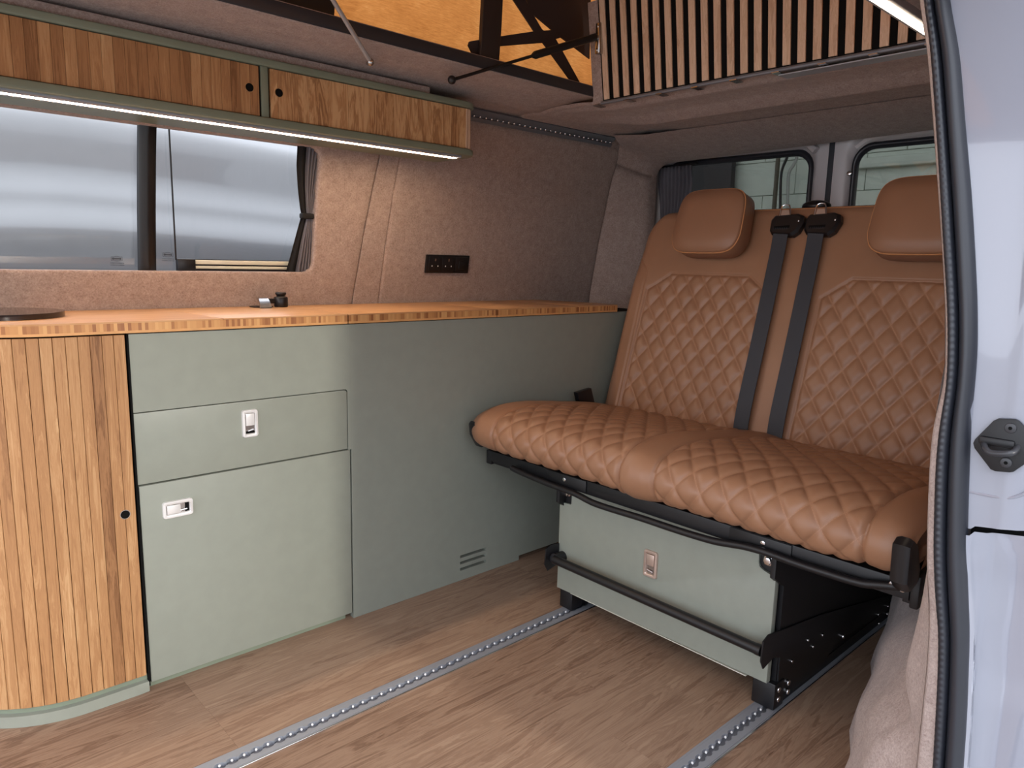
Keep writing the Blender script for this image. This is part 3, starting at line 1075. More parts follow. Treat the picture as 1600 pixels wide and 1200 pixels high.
tap = thing('folding_tap', (0.90, 2.0, WT), 'squat black knob tap with grey folded spout under the window', 'tap')
bm = bmesh.new()
rows = []
prof_t = [(0.0, 0.0), (0.0185, 0.0), (0.0195, 0.004), (0.0195, 0.026), (0.018, 0.0285), (0.0125, 0.029), (0.011, 0.031), (0.0135, 0.034), (0.0155, 0.0365), (0.0155, 0.040), (0.014, 0.042), (0.0, 0.0425)]
tx, ty = 0.932, 2.000
lo_ = prof_t[:6]
hi_ = prof_t[5:]
for nm, pr in (('base', lo_), ('cap', hi_)):
    rows = [[(tx+r_*math.cos(2*math.pi*k/28), ty+r_*math.sin(2*math.pi*k/28), WT+z) for k in range(28)] for r_, z in pr]
    loft(nm, rows, BLACKP, tap, close_c=True, angle=40)
bm.free()
rows = []
for t in np.linspace(0, 1, 8):
    z = WT+0.002+0.026*math.sin(t*math.pi/2)
    yy = 1.955+0.045*t
    rows.append([(0.852+0.012*t, yy, z), (0.884+0.006*t, yy, z), (0.884+0.006*t, yy+0.006, z-0.003), (0.852+0.012*t, yy+0.006, z-0.003)])
loft('spout', rows, STEEL, tap, close_c=True, smooth=False)
box('spout_arm', 0.888, 0.918, 1.996, 2.012, WT+0.010, WT+0.024, BLACKP, tap, 0.003)
# black inlay the spout folds into
prism('spout_cover', rrect(0.848, 0.905, 1.985, 2.03, 0.008), 'z', WT+0.0002, WT+0.003, BLACKP, tap, 0.001)

# ---- wall sockets
wl = lambda px, py: at_y(px, py, 2.025)
soc = thing('socket_panel', (1.56, 2.03, 0.955), 'black triple socket panel on the felt wall above worktop', 'socket')
sx0, sx1, sz0, sz1 = 1.466, 1.652, 0.957, 1.019


def soc_y(z):
    return wall_y(z)-0.004


def socbox(name, x0, x1, z0, z1, d0, d1, mat, parent, bev=0.001):
    o = box(name, x0, x1, -d1, -d0, 0, (z1-z0), mat, None, bev)
    COL.objects.unlink(o)
    for v_ in o.data.vertices:
        z = z0+v_.co.z
        v_.co = Vector((v_.co.x, v_.co.y+soc_y(z), z))
    return link(o, parent)


socbox('plate', sx0, sx1, sz0, sz1, -0.002, 0.007, BLACKP, soc, 0.002)
for k in range(3):
    a = sx0+0.010+k*0.0575
    md_ = socbox('module', a, a+0.053, sz0+0.006, sz1-0.007, 0.006, 0.0085, BLACKP, soc, 0.0012)
    if k < 2:
        cx = a+0.0265
        socbox('pin_slot', cx-0.0022, cx+0.0022, sz0+0.040, sz0+0.048, 0.0075, 0.0088, STEEL, md_, 0)
        for s_ in (-1, 1):
            socbox('pin_slot', cx+s_*0.0125-0.0024, cx+s_*0.0125+0.0024, sz0+0.021, sz0+0.026, 0.0075, 0.0088, SOCKET_W, md_, 0.0008)
    else:
        socbox('rocker', a+0.014, a+0.038, sz0+0.014, sz0+0.042, 0.0075, 0.0105, BLACK, md_, 0.002)

# ================================================================== OVERHEAD LOCKER
LY = 1.745
lock = thing('overhead_locker', (0.6, 1.85, 1.31), 'long overhead locker with oak strip doors and sage trims', 'locker')
LX1 = 1.432


def rounded_end(y_front, x_end, r, y_back, x0):
    pts = [(x0, y_back), (x0, y_front)]
    for k in range(9):
        a = math.radians(-90+90*k/8)
        pts.append((x_end-r+r*math.cos(a), y_front+r+r*math.sin(a)))
    pts.append((x_end, y_back))
    return pts


prism('top_panel', rounded_end(LY-0.012, 1.445, 0.045, 1.885, -0.45), 'z', 1.4425, 1.4595, SAGE_DK, lock, 0.004)
prism('bottom_panel', rounded_end(LY-0.012, 1.445, 0.045, 1.945, -0.45), 'z', 1.309, 1.3265, SAGE_DK, lock, 0.004)
box('carcass', -0.45, 1.395, LY+0.014, 1.90, 1.3265, 1.4425, GAP, lock)
box('divider', 0.7775, 0.7955, LY-0.004, LY+0.02, 1.3265, 1.4425, SAGE_DK, lock, 0.0008)
box('divider_gap', 0.7735, 0.7995, LY+0.002, LY+0.014, 1.3265, 1.4425, GAP, lock)


def strip_door(name, x0, x1, n, hole_x, light=()):
    root = box(name, x0, x1, LY+0.006, LY+0.014, 1.3275, 1.4415, OAK_DARK, lock)
    w = (x1-x0)/n
    mesh_ = None
    for k in range(n):
        if mesh_ is None:
            o = box('strip', 0.0002, w-0.0002, LY-0.004, LY+0.006, 1.3285, 1.4405, OAK, root, 0.0004, 1)
            mesh_ = o.data
        else:
            o = link(bpy.data.objects.new('strip', mesh_), root)
        o.location = (x0+k*w, 0, 0)
    ring = prism('finger_hole', circ(hole_x, 1.389, 0.0108, 24), 'y', LY-0.0052, LY+0.004, STEEL, root)
    prism('hole', circ(hole_x, 1.389, 0.0096, 24), 'y', LY-0.0056, LY+0.004, GAP, ring)
    return root


strip_door('locker_door', -0.45, 0.7725, 55, 0.749)
# the right-hand door is veneered with wider boards
rd = box('locker_door', 0.8005, 1.400, LY+0.006, LY+0.014, 1.3275, 1.4415, OAK_DARK, lock)
xb = [0.8005, 0.8185, 0.872, 0.900, 0.952, 1.010, 1.072, 1.100, 1.150, 1.205, 1.228, 1.262, 1.310, 1.345, 1.376, 1.400]
for a, b_ in zip(xb[:-1], xb[1:]):
    o = box('strip', 0.0001, b_-a-0.0002, LY-0.004, LY+0.006, 1.3285, 1.4405, OAK_DARK, rd, 0.0003, 1)
    o.location = (a, 0, 0)
ring = prism('finger_hole', circ(0.8215, 1.389, 0.0108, 24), 'y', LY-0.0052, LY+0.004, STEEL, rd)
prism('hole', circ(0.8215, 1.389, 0.0096, 24), 'y', LY-0.0056, LY+0.004, GAP, ring)
for k in range(3):
    a = math.radians(-90+30*k+15)
    o = box('end_strip', -0.010, 0.010, -0.004, 0.010, 1.3285, 1.4405, SLAT, lock, 0.0004, 1)
    r_ = 0.022
    o.location = (1.403+r_*math.cos(a), LY+0.022+r_*math.sin(a), 0)
    o.rotation_euler = (0, 0, a+math.pi/2)
for k in range(6):
    o = box('end_strip', -0.0105, 0.0105, -0.004, 0.010, 1.3285, 1.4405, OAK, lock, 0.0004, 1)
    o.location = (1.423, LY+0.036+0.022*k, 0)
    o.rotation_euler = (0, 0, math.pi/2)

led = thing('led_strip', (0.5, 1.775, 1.30), 'lit warm strip light under the overhead locker', 'strip light')
prism('profile', [(1.757, 1.3088), (1.757, 1.3045), (1.760, 1.3030), (1.772, 1.3030), (1.772, 1.3060), (1.794, 1.3060), (1.794, 1.3030), (1.808, 1.3030), (1.808, 1.3088)], 'x', -0.45, 1.392, ALU, led, smooth=False)
box('diffuser', -0.45, 1.390, 1.7725, 1.7935, 1.3030, 1.3058, LED, led)
box('end_cap', 1.392, 1.396, 1.756, 1.809, 1.3022, 1.3088, ALU, led)

# wall track behind the locker, running to the rear corner
wtrack = thing('wall_track', (1.9, 1.90, 1.45), 'dark perforated fixing track on the felt wall near the ceiling', 'rail')


def track(root, p0, p1, half, up, axis_y, n_hole, mat_base, mat_dot):
    pass


xs_t = np.linspace(1.40, 2.245, 30)
rows = []
tyc, tzc = 1.893, 1.466
vdir = np.array((0.0, -0.62, 0.78))    # across the track
ndir = np.array((0.0, -0.78, -0.62))   # facing the room
for t, h in ((-0.022, 0.0), (-0.020, 0.006), (-0.006, 0.007), (-0.0055, 0.002), (0.0055, 0.002), (0.006, 0.007), (0.020, 0.006), (0.022, 0.0)):
    rows.append([tuple(np.array((x, tyc, tzc))+vdir*t+ndir*h) for x in xs_t])
loft('channel', rows, ALU_DK, wtrack, smooth=False)
bm = bmesh.new()
for k in range(33):
    c_ = np.array((1.425+k*0.025, tyc, tzc))+ndir*0.0085
    bmesh.ops.create_uvsphere(bm, u_segments=8, v_segments=5, radius=0.0046, matrix=Matrix.Translation(c_))
tag(from_bm('peg_hole', bm, CHROME, wtrack, True), kind='stuff')

# ================================================================== POP-TOP
rimo = bmesh.new()
add_box(rimo, -0.9, 1.76, RIM_Y-0.004, RIM_Y+0.05, CZ-0.002, CZ+0.030, 0.004, 2)
trim2 = struct(from_bm('trim_2', rimo, RUBBER, None, True, 40), 'black rubber edge along the pop-top opening')
CY = 1.606
rows = []
for z in np.linspace(1.53, 2.15, 14):
    rows.append([(x, CY+0.004*math.sin(x*9)+0.003*math.sin(z*31+x*4), z) for x in np.linspace(-0.9, 1.86, 50)])
canvas = thing('pop_top_canvas', (0.9, CY, 1.53), 'orange canvas side of the raised pop-top roof', 'canvas')
loft('canvas_side', rows, CANVAS, canvas)
loft('canvas_side', [[(x, 0.49, z) for x in np.linspace(-0.9, 1.86, 8)] for z in (1.51, 1.85, 2.15)], CANVAS, canvas)
loft('canvas_end', [[(-0.9, y, z) for y in np.linspace(0.49, CY, 6)] for z in (1.51, 1.85, 2.15)], CANVAS, canvas)
loft('canvas_end', [[(1.88, y, z) for y in np.linspace(0.49, CY, 6)] for z in (1.51, 1.85, 2.15)], CANVAS, canvas)
lid = struct(box('ceiling_lid', -1.0, 2.0, 0.50, 1.66, 2.15, 2.20, PAINT), 'raised roof lid over the canvas')


def cpoly(px, y):
    return [(float(at_y(a, b_, y)[0]), float(at_y(a, b_, y)[2])) for a, b_ in px]


# zipped canvas window at the left
prism('window_frame', cpoly([(150, -60), (420, 17), (519, 42), (522, 20), (524, -40)], CY-0.008), 'y', CY-0.010, CY-0.005, BLACKP, canvas)
prism('window_mesh', cpoly([(280, -24), (420, 10), (512, 37), (515, 24), (420, 0), (300, -30)], CY-0.012), 'y', CY-0.013, CY-0.010, CANWIN, canvas)
# flat dark brown sheets laid over the canvas corner
prism('dark_corner', cpoly([(818, -10), (831, 21), (862, 47), (877, 59), (921, 92), (923, -10)], CY-0.012), 'y', CY-0.013, CY-0.009, BROWN, canvas)  # dark brown sheet filling the upper corner
prism('arm_shadow', cpoly([(792, -14), (801, 0), (834, 50), (848, 68), (902, 142), (915, 147), (868, 62), (846, 46), (831, 21), (812, -14)], CY-0.014), 'y', CY-0.017, CY-0.013, BROWN, canvas)  # shadow of the outer scissor arm, set as a brown sheet
prism('arm_shadow', cpoly([(774, 58), (834, 49), (862, 47), (876, 59), (848, 67), (773, 73)], CY-0.018), 'y', CY-0.020, CY-0.017, BROWN, canvas)  # crossing scissor-arm shadow, likewise put in as brown colour
arm = thing('lift_arm', (1.35, CY, 1.53), 'dark upright lift arm standing before the orange canvas', 'roof arm')
prism('arm', cpoly([(752, -20), (783, -20), (779, 45), (776, 96), (771, 106), (746, 106), (745, 96), (749, 60)], CY-0.03), 'y', CY-0.042, CY-0.028, plain('arm_brown', (0.022, 0.016, 0.016), 0.5), arm, 0.003)
prism('bracket', cpoly([(731, 71), (733, 65), (750, 62), (750, 100), (740, 98), (738, 85)], CY-0.024), 'y', CY-0.027, CY-0.022, BROWN, arm)  # shadow shape beside the arm, put in as a flat brown sheet

# bed board, lifted: slatted panel on felt-wrapped frame
board = thing('slatted_bed_board', (1.74, 1.04, 1.48), 'raised bed board faced with upright pale slats on black', 'bed board')
BX, BZ0, BZ1, LEAN = 1.742, 1.484, 1.758, 0.042


def bpt(d, y, z):   # d: distance in front of the board plane
    return (BX-LEAN*(z-BZ0)/(BZ1-BZ0)-d, y, z)


def bslab(name, y0, y1, z0, z1, d0, d1, mat, parent, loc=None):
    vs = [bpt(d, y, z) for d in (d0, d1) for y, z in ((y0, z0), (y1, z0), (y1, z1), (y0, z1))]
    return me(name, vs, [(0, 1, 2, 3), (4, 7, 6, 5), (0, 4, 5, 1), (1, 5, 6, 2), (2, 6, 7, 3), (3, 7, 4, 0)], mat, parent)


bslab('felt_frame', 0.52, 1.550, BZ0-0.004, BZ1, -0.03, 0.0, FELT, board)
bslab('backing', 0.52, 1.5085, BZ0, BZ1-0.002, 0.0, 0.004, GAP, board)
pit = 0.0376
sm = None
for k in range(27):
    y = 1.501-k*pit
    if sm is None:
        o = bslab('slat', -0.0195, 0.0, BZ0+0.001, BZ1-0.003, 0.004, 0.008, SLAT, board)
        sm = o.data
    else:
        o = link(bpy.data.objects.new('slat', sm), board)
    o.location = (0, y, 0)
# piano hinge along the foot of the board
tube('hinge', [(BX-0.008, 0.52, 1.4765), (BX-0.008, 1.51, 1.4765)], 0.005, ALU_DK, board, 8)
bm = bmesh.new()
for k in range(9):
    y = 0.60+k*0.115
    add_box(bm, BX-0.016, BX+0.02, y-0.004, y+0.016, 1.4700, 1.4725)
tag(from_bm('hinge_leaf', bm, STEEL, board), kind='stuff')
box('hinge_plate', BX+0.0, BX+0.042, 0.45, 0.95, 1.4655, 1.468, ALU, board)
# front half of the bed board, folded forward under the raised roof
upper = thing('folded_bed_board', (1.2, 1.1, 1.766), 'upper half of the bed board folded forward overhead', 'bed board')
box('felt_frame', 0.45, BX-LEAN-0.005, 0.52, 1.550, 1.776, 1.806, FELT, upper)
box('backing', 0.45, BX-LEAN-0.005, 0.53, 1.5085, 1.772, 1.776, GAP, upper)
sm = None
for k in range(27):
    y = 1.501-k*pit
    if sm is None:
        o = box('slat', 0.45, BX-LEAN-0.008, -0.0222, 0.0, 1.766, 1.772, SLAT, upper)
        sm = o.data
    else:
        o = link(bpy.data.objects.new('slat', sm), upper)
    o.location = (0, y, 0)

# gas strut (black) and stay rod (steel)
g0 = np.array(at_y(706, 125, 1.556))
g1 = np.array(at_x(930, 58, 1.692))
strut = thing('gas_strut', tuple(g0), 'black gas strut from roof edge to the slatted bed board', 'gas strut')
gm = g0+(g1-g0)*0.53
tube('rod', [tuple(g0), tuple(gm)], 0.0042, BLACK, strut)
tube('cylinder', [tuple(gm), tuple(gm+(g1-gm)*0.04), tuple(g1)], [0.006, 0.0105, 0.0105], BLACK, strut, 16)
bm = bmesh.new()
bmesh.ops.create_uvsphere(bm, u_segments=14, v_segments=8, radius=0.011, matrix=Matrix.Translation(g0))
add_tube(bm, [tuple(g0), tuple(at_z(708, 124, 1.490))], 0.006, 10)
from_bm('ball_joint', bm, BLACK, strut, True, 50)
bm = bmesh.new()
bmesh.ops.create_uvsphere(bm, u_segments=14, v_segments=8, radius=0.010, matrix=Matrix.Translation(g1))
for dz_ in (-0.035, 0.03):
    bmesh.ops.create_uvsphere(bm, u_segments=10, v_segments=6, radius=0.006, matrix=Matrix.Translation((g1[0]+0.008, g1[1]-0.004, g1[2]+dz_)))
add_box(bm, g1[0]+0.004, g1[0]+0.022, g1[1]-0.014, g1[1]+0.004, g1[2]-0.045, g1[2]+0.04, 0.002)
from_bm('end_bracket', bm, STEEL, strut, True, 50)
s0 = np.array(at_y(579, 97, 1.545))
s1 = np.array(at_y(490, -50, 1.46))
stay = thing('stay_rod', tuple(s0), 'slim polished steel stay rod rising from the roof edge', 'rod')
tube('rod', [tuple(s0), tuple(s1)], 0.0052, plain('grey_steel', (0.42, 0.41, 0.42), 0.3, 0.4), stay)
bm = bmesh.new()
bmesh.ops.create_uvsphere(bm, u_segments=14, v_segments=8, radius=0.0085, matrix=Matrix.Translation(s0))
add_tube(bm, [tuple(s0), tuple(at_z(575, 99, 1.490))], 0.0055, 10)
from_bm('ball_joint', bm, STEEL, stay, True, 50)

# second strip light on the near roof edge
led2 = thing('led_strip', (1.5, 0.56, 1.455), 'lit warm strip light on the near roof edge by the slats', 'strip light')
box('profile', 0.4, 1.80, 0.547, 0.581, 1.456, 1.470, ALU, led2, 0.002)
box('diffuser', 0.4, 1.80, 0.556, 0.572, 1.4535, 1.4565, LED2, led2)

# ================================================================== CURTAINS
def curtain(name, root, base, width_at, depth_dir, along_dir, z0, z1, folds, amp, mat, nz=30, nu=60):
    rows = []
    for z in np.linspace(z0, z1, nz):
        a0, a1 = width_at(z)
        row = []
        for u in np.linspace(0, 1, nu):
            s = a0+(a1-a0)*u
            d = amp*math.sin(u*folds*2*math.pi)*(0.6+0.4*min(1, abs(a1-a0)/0.08))
            row.append(tuple(np.array(base(z)) + np.array(along_dir)*s + np.array(depth_dir)*d))
        rows.append(row)
    return loft(name, rows, mat, root, thick=0.0015)


cur = thing('window_curtain', (1.04, 2.05, 0.95), 'dark tied-back curtain at the right end of side window', 'curtain')
zt = [0.945, 1.00, 1.05, 1.115, 1.125, 1.14, 1.20, 1.26, 1.325]
cl = [0.978, 0.992, 1.004, 1.020, 1.021, 1.016, 1.004, 0.996, 0.993]
cm = [1.008, 1.016, 1.024, 1.037, 1.037, 1.034, 1.026, 1.022, 1.021]
cr = [1.060, 1.060, 1.058, 1.050, 1.048, 1.052, 1.060, 1.068, 1.075]
curtain('lining', cur, lambda z: (0, wall_y(z)+0.020, z), lambda z: (interp(z, zt, cl), interp(z, zt, cm)+0.004), (0, 1, 0), (1, 0, 0), 0.945, 1.325, 1.5, 0.004, BLACKCURT)
curtain('drape', cur, lambda z: (0, wall_y(z)+0.016, z), lambda z: (interp(z, zt, cm), interp(z, zt, cr)), (0, 1, 0), (1, 0, 0), 0.945, 1.325, 5, 0.006, CURT)
box('tie_band', 1.016, 1.054, wall_y(1.12)+0.002, wall_y(1.12)+0.026, 1.112, 1.128, BLACKCURT, cur, 0.004)
cur2 = thing('rear_curtain', (XD-0.05, 1.80, 1.1), 'gathered grey curtain at the left of the rear window', 'curtain')
zt2 = [0.95, 1.15, 1.25, 1.33, 1.40]
curtain('drape', cur2, lambda z: (XD-0.030, 0, z), lambda z: (interp(z, zt2, [1.885, 1.880, 1.890, 1.905, 1.905]), interp(z, zt2, [1.80, 1.765, 1.745, 1.735, 1.745])), (1, 0, 0), (0, 1, 0), 0.95, 1.402, 9, 0.007, CURT, 24, 110)
tube('curtain_rail', [(XD-0.030, 1.92, 1.404), (XD-0.030, 1.72, 1.408)], 0.005, BLACKP, cur2, 8)

# ================================================================== FLOOR RAILS
def floor_rail(y0, y1, label):
    yc = (y0+y1)/2
    root = thing('seat_rail', (1.0, yc, 0.0), label, 'rail', 'floor seat rails')
    box('base', -0.9, 2.45, y0, y1, -0.012, -0.006, ALU_DK, root)
    # two flat flanges with scalloped inner lips
    pitch = 0.025
    x0 = -0.9
    n = int((2.45-x0)/pitch)
    for s_ in (-1, 1):
        inner_ = []
        for k in range(n):
            xc = x0+(k+0.5)*pitch
            for a in np.linspace(180, 0, 9):
                inner_.append((xc+0.0095*math.cos(math.radians(a)), yc+s_*(0.0055+0.0050*math.sin(math.radians(a)))))
        edge = yc+s_*0.0225
        poly = inner_ + [(x0+n*pitch, edge), (x0, edge)]
        bm = bmesh.new()
        # build strip quads between the lip and the outer edge
        top, bot = [], []
        for (x, y) in inner_:
            top.append((bm.verts.new((x, y, 0.002)), bm.verts.new((x, edge, 0.002)), bm.verts.new((x, y, -0.006)), bm.verts.new((x, edge, -0.001))))
        for a, b_ in zip(top[:-1], top[1:]):
            bm.faces.new((a[0], a[1], b_[1], b_[0]))
            bm.faces.new((a[0], b_[0], b_[2], a[2]))
            bm.faces.new((a[1], a[3], b_[3], b_[1]))
        from_bm('flange', bm, ALU, root)
    for a, b_ in ((y0, yc-0.0225), (yc+0.0225, y1)):
        box('edge_strip', -0.9, 2.45, a, b_, -0.006, 0.0015, ALU, root, 0.0008, 1)
    box('bright_lip', -0.9, 2.45, y0-0.0005, y0+0.0030, -0.002, 0.0028, CHROME, root, 0.0006, 1)
    bm = bmesh.new()
    for k in range(n):
        xc = x0+(k+0.5)*pitch
        bmesh.ops.create_uvsphere(bm, u_segments=8, v_segments=5, radius=0.0028, matrix=Matrix.Translation((xc, yc+0.003, 0.0008)))
    tag(from_bm('white_bead', bm, SOCKET_W, root, True), kind='stuff')  # row of small white spheres set along the slot
    return root


floor_rail(*RAIL_Y[1], 'aluminium floor rail running under the left foot of the seat')
floor_rail(*RAIL_Y[0], 'aluminium floor rail running under the right foot by wheel arch')

# ================================================================== BENCH SEAT
seat = thing('bench_seat', (1.75, 1.04, 0.0), 'tan leather bench seat with quilted diamonds on black frame', 'seat')
SY0, SY1 = 0.412, 1.652
QW, QH = 0.067, 0.093
PANELS = ((1.340, 0.225), (0.735, 0.225))
sc_prof = [(1.440, 0.445), (1.404, 0.445), (1.370, 0.453), (1.348, 0.471), (1.338, 0.500), (1.346, 0.530), (1.370, 0.554), (1.42, 0.570), (1.48, 0.576), (1.56, 0.573), (1.70, 0.556), (1.85, 0.536), (1.99, 0.506), (2.06, 0.494)]


def quilt(y, s):
    a, b_ = y/QW+s/QH, y/QW-s/QH
    da = abs(a-round(a))*2
    db = abs(b_-round(b_))*2
    q = (1-(1-min(da, 1))**3.4)*(1-(1-min(db, 1))**3.4)
    return q, a, b_


def split_mesh(names, verts, faces, uvs, owner, mat, parents):
    for gi, nm in enumerate(names):
        sel = [f_ for f_, ow in zip(faces, owner) if ow == gi]
        used = sorted({i for f_ in sel for i in f_})
        mp = {v_: i for i, v_ in enumerate(used)}
        parents[gi] = me(nm, [verts[i] for i in used], [tuple(mp[i] for i in f_) for f_ in sel], mat, parents[gi], True, [uvs[i] for i in used])
    return parents


# ---- cushion
pp = smooth_path([(x, 0, z) for x, z in sc_prof], 24)
pp = np.array([(p[0], p[2]) for p in pp])
seg = np.hypot(*np.diff(pp, axis=0).T)
arc = np.concatenate([[0], np.cumsum(seg)])
NA = 280
aa = np.linspace(0, arc[-1], NA)
px_ = np.interp(aa, arc, pp[:, 0])
pz_ = np.interp(aa, arc, pp[:, 1])
tx_ = np.gradient(px_)
tz_ = np.gradient(pz_)
nl = np.hypot(tx_, tz_)
nx_, nz_ = -tz_/nl, tx_/nl          # outward (up/front)
if nz_[NA//2] < 0:
    nx_, nz_ = -nx_, -nz_
NY = 420
yy_ = SY0+(SY1-SY0)*(0.5-0.5*np.cos(np.linspace(0, math.pi, NY)))*0.3 + (SY1-SY0)*np.linspace(0, 1, NY)*0.7
yy_ = np.linspace(SY0, SY1, NY)
verts, uvs, inside_flag = [], [], []
R_END = 0.055
for i in range(NA):
    for j in range(NY):
        y, s = float(yy_[j]), float(aa[i])
        off = 0.0
        uv = (0.5, 0.5)
        ins = -1.0
        gi = 0
        for k, (pc, ph) in enumerate(((1.296, 0.228), (0.727, 0.228))):
            bow = 0.012*math.sin(min(1, s/arc[-1])*math.pi)
            d = min(ph+0.004+bow-abs(y-pc), s-0.012+0.2)
            if d > ins:
                ins = d
                gi = k+1
        if ins > 0:
            q, a, b_ = quilt(y, s)
            off += 0.0070*q*min(1, ins/0.012) - 0.003
            uv = (a, b_)
        off -= 0.004*math.exp(-(ins/0.0035)**2)
        if ins < 0:
            off += 0.004*min(1, -ins/0.03)
        e = min(y-SY0, SY1-y)
        if e < R_END:
            off -= R_END*(1-math.sqrt(max(0, 1-(1-e/R_END)**2)))*0.6
        off -= 0.007*interp(e, [0.0, 0.16], [1.0, 0.0])
        # gentle crown between the two places
        off += 0.006*math.exp(-((y-1.038)/0.05)**2)
        yv = y
        verts.append((px_[i]+nx_[i]*off, yv, pz_[i]+nz_[i]*off))
        uvs.append(uv)
        inside_flag.append(gi if ins > 0.001 else 0)
faces = grid_faces(NA, NY)
owner = []
for f_ in faces:
    g = [inside_flag[i] for i in f_]
    owner.append(g[0] if g[0] == g[1] == g[2] == g[3] else 0)
# underside and ends
base = len(verts)
und = [(2.06, 0.43), (1.44, 0.43)]
for y in (SY0+0.01, SY1-0.01):
    for (x, z) in und:
        verts.append((x, y, z)); uvs.append((0.5, 0.5))
faces.append((base, base+1, base+3, base+2)); owner.append(0)
faces.append(tuple([i*NY for i in range(NA)][::-1]) + (base+1, base)[::1]); owner.append(0)
faces.append(tuple([i*NY+NY-1 for i in range(NA)]) + (base+2, base+3)); owner.append(0)
cu = split_mesh(['cushion'], verts, faces, uvs, [0 if o_ == 0 else 9 for o_ in owner], LEATHER, [seat])[0]
split_mesh(['x', 'quilted_panel', 'quilted_panel'][1:], verts, faces, uvs, [o_-1 for o_ in owner], LEATHER, [cu, cu])

# ---- backrest: reclined plane x = BX0 + (z-0.48)*0.3
REC = math.atan(0.30)
BX0, BZB, SLEN = 1.965, 0.455, 0.772
ca, sa = math.cos(REC), math.sin(REC)
nb = np.array((-ca, 0.0, sa))        # towards the sitter


def bp_(y, s, off=0.0):
    return (1.97+(BZB-0.48)*0.30+s*sa+nb[0]*off, y, BZB+s*ca+nb[2]*off)


NS, NYB = 260, 420
YCB = (SY0+SY1)/2
HWB = (SY1-SY0)/2
RT = 0.105
ss_ = np.concatenate([np.linspace(0, SLEN-0.11, 200, endpoint=False), SLEN-0.11+0.11*np.sin(np.linspace(0, math.pi/2, 60))])


def halfw(s):
    d = s-(SLEN-RT)
    w = HWB + 0.004 - 0.012*max(0, (s-0.5)/0.27)
    if d > 0:
        w -= RT-math.sqrt(max(0, RT*RT-d*d))
    return w


def seg_dist(y, s, a, b_):
    ax, as_, bx, bs = a[0], a[1], b_[0], b_[1]
    L = (bx-ax)**2+(bs-as_)**2
    t = max(0, min(1, ((y-ax)*(bx-ax)+(s-as_)*(bs-as_))/L))
    return math.hypot(y-ax-t*(bx-ax), s-as_-t*(bs-as_))


def panel_sd(y, s, pc):
    """signed distance into the quilted back panel (clipped upper corners)"""
    top = (0.975-BZB)/ca
    d = min(0.228-abs(y-pc), top-s)
    # chamfer between (0.15, top) and (0.228, top-0.06)
    nx, ns = 0.060, 0.080
    l = math.hypot(nx, ns)
    c_ = ((0.228-abs(y-pc))*nx + (top-0.0-s)*ns)/l - (0.080*nx)/l
    return min(d, c_)


SEAMS = []
for sg in (1, -1):
    f_ = lambda y: YCB+sg*(y-YCB)
    SEAMS.append(((f_(1.586), (0.40-0.48)/ca), (f_(1.594), (0.955-BZB)/ca)))
    SEAMS.append(((f_(1.594), (0.955-BZB)/ca), (f_(1.600), (0.990-BZB)/ca)))
    SEAMS.append(((f_(1.600), (0.990-BZB)/ca), (f_(1.670), (1.060-BZB)/ca)))
verts, uvs, flag = [], [], []
for i, s in enumerate(ss_):
    w = halfw(s)
    for j in range(NYB):
        y = YCB+w*(2*j/(NYB-1)-1)
        off, uv, gi, ins = 0.0, (0.5, 0.5), 0, -1.0
        for k, (pc, ph) in enumerate(PANELS):
            d = panel_sd(y, s, pc+(0.008 if k == 0 else -0.004))
            if d > ins:
                ins, gi = d, k+1
        if ins > 0:
            q, a, b_ = quilt(y+0.02, s)
            off += 0.0075*q*min(1, ins/0.012) - 0.003
            uv = (a, b_)
        off -= 0.004*math.exp(-(ins/0.003)**2)
        if abs(y-YCB) > 0.50:
            ds = min(seg_dist(y, s, a_, b2) for a_, b2 in SEAMS)
            off -= 0.0045*math.exp(-(ds/0.003)**2)
            if ds < 0.03: off += 0.003*(1-ds/0.03)
        # side bolsters
        off += 0.012*interp(abs(y-YCB), [0.5, 0.56, 0.60, 0.62], [0, 0.8, 1, 0.9])*interp(s, [0, 0.05, 0.5, 0.62], [1, 1, 1, 0])
        e = min(w-abs(y-YCB), SLEN-s+0.0)
        RE = 0.035
        if e < RE:
            off -= RE*(1-math.sqrt(max(0, 1-(1-e/RE)**2)))
        verts.append(bp_(y, s, off)); uvs.append(uv); flag.append(gi if ins > 0.001 else 0)
faces = grid_faces(NS, NYB)
owner = []
for f_ in faces:
    g = [flag[i] for i in f_]
    owner.append(g[0] if g[0] == g[1] == g[2] == g[3] else 0)
# boundary pulled back to give the backrest its thickness
loop = [j for j in range(NYB)] + [i*NYB+NYB-1 for i in range(1, NS)] + [(NS-1)*NYB+j for j in range(NYB-2, -1, -1)] + [i*NYB for i in range(NS-2, 0, -1)]
base = len(verts)
for off in (-0.05, -0.10):
    for li in loop:
        x, y, z = verts[li]
        verts.append((x-nb[0]*off*-1 if False else x+nb[0]*off, y, z+nb[2]*off)); uvs.append((0.5, 0.5))
n_ = len(loop)
for k in range(n_):
    k2 = (k+1) % n_
    faces.append((loop[k], base+k, base+k2, loop[k2])); owner.append(0)
    faces.append((base+k, base+n_+k, base+n_+k2, base+k2)); owner.append(0)
faces.append(tuple(base+n_+k for k in range(n_))); owner.append(0)
bk = split_mesh(['backrest'], verts, faces, uvs, [0 if o_ == 0 else 9 for o_ in owner], LEATHER, [seat])[0]
split_mesh(['quilted_panel', 'quilted_panel'], verts, faces, uvs, [o_-1 for o_ in owner], LEATHER, [bk, bk])
# top roll seen along the upper edge
tube('top_piping', [bp_(y, SLEN-0.012, -0.012) for y in np.linspace(YCB-0.50, YCB+0.50, 12)], 0.004, THREAD, bk, 8)


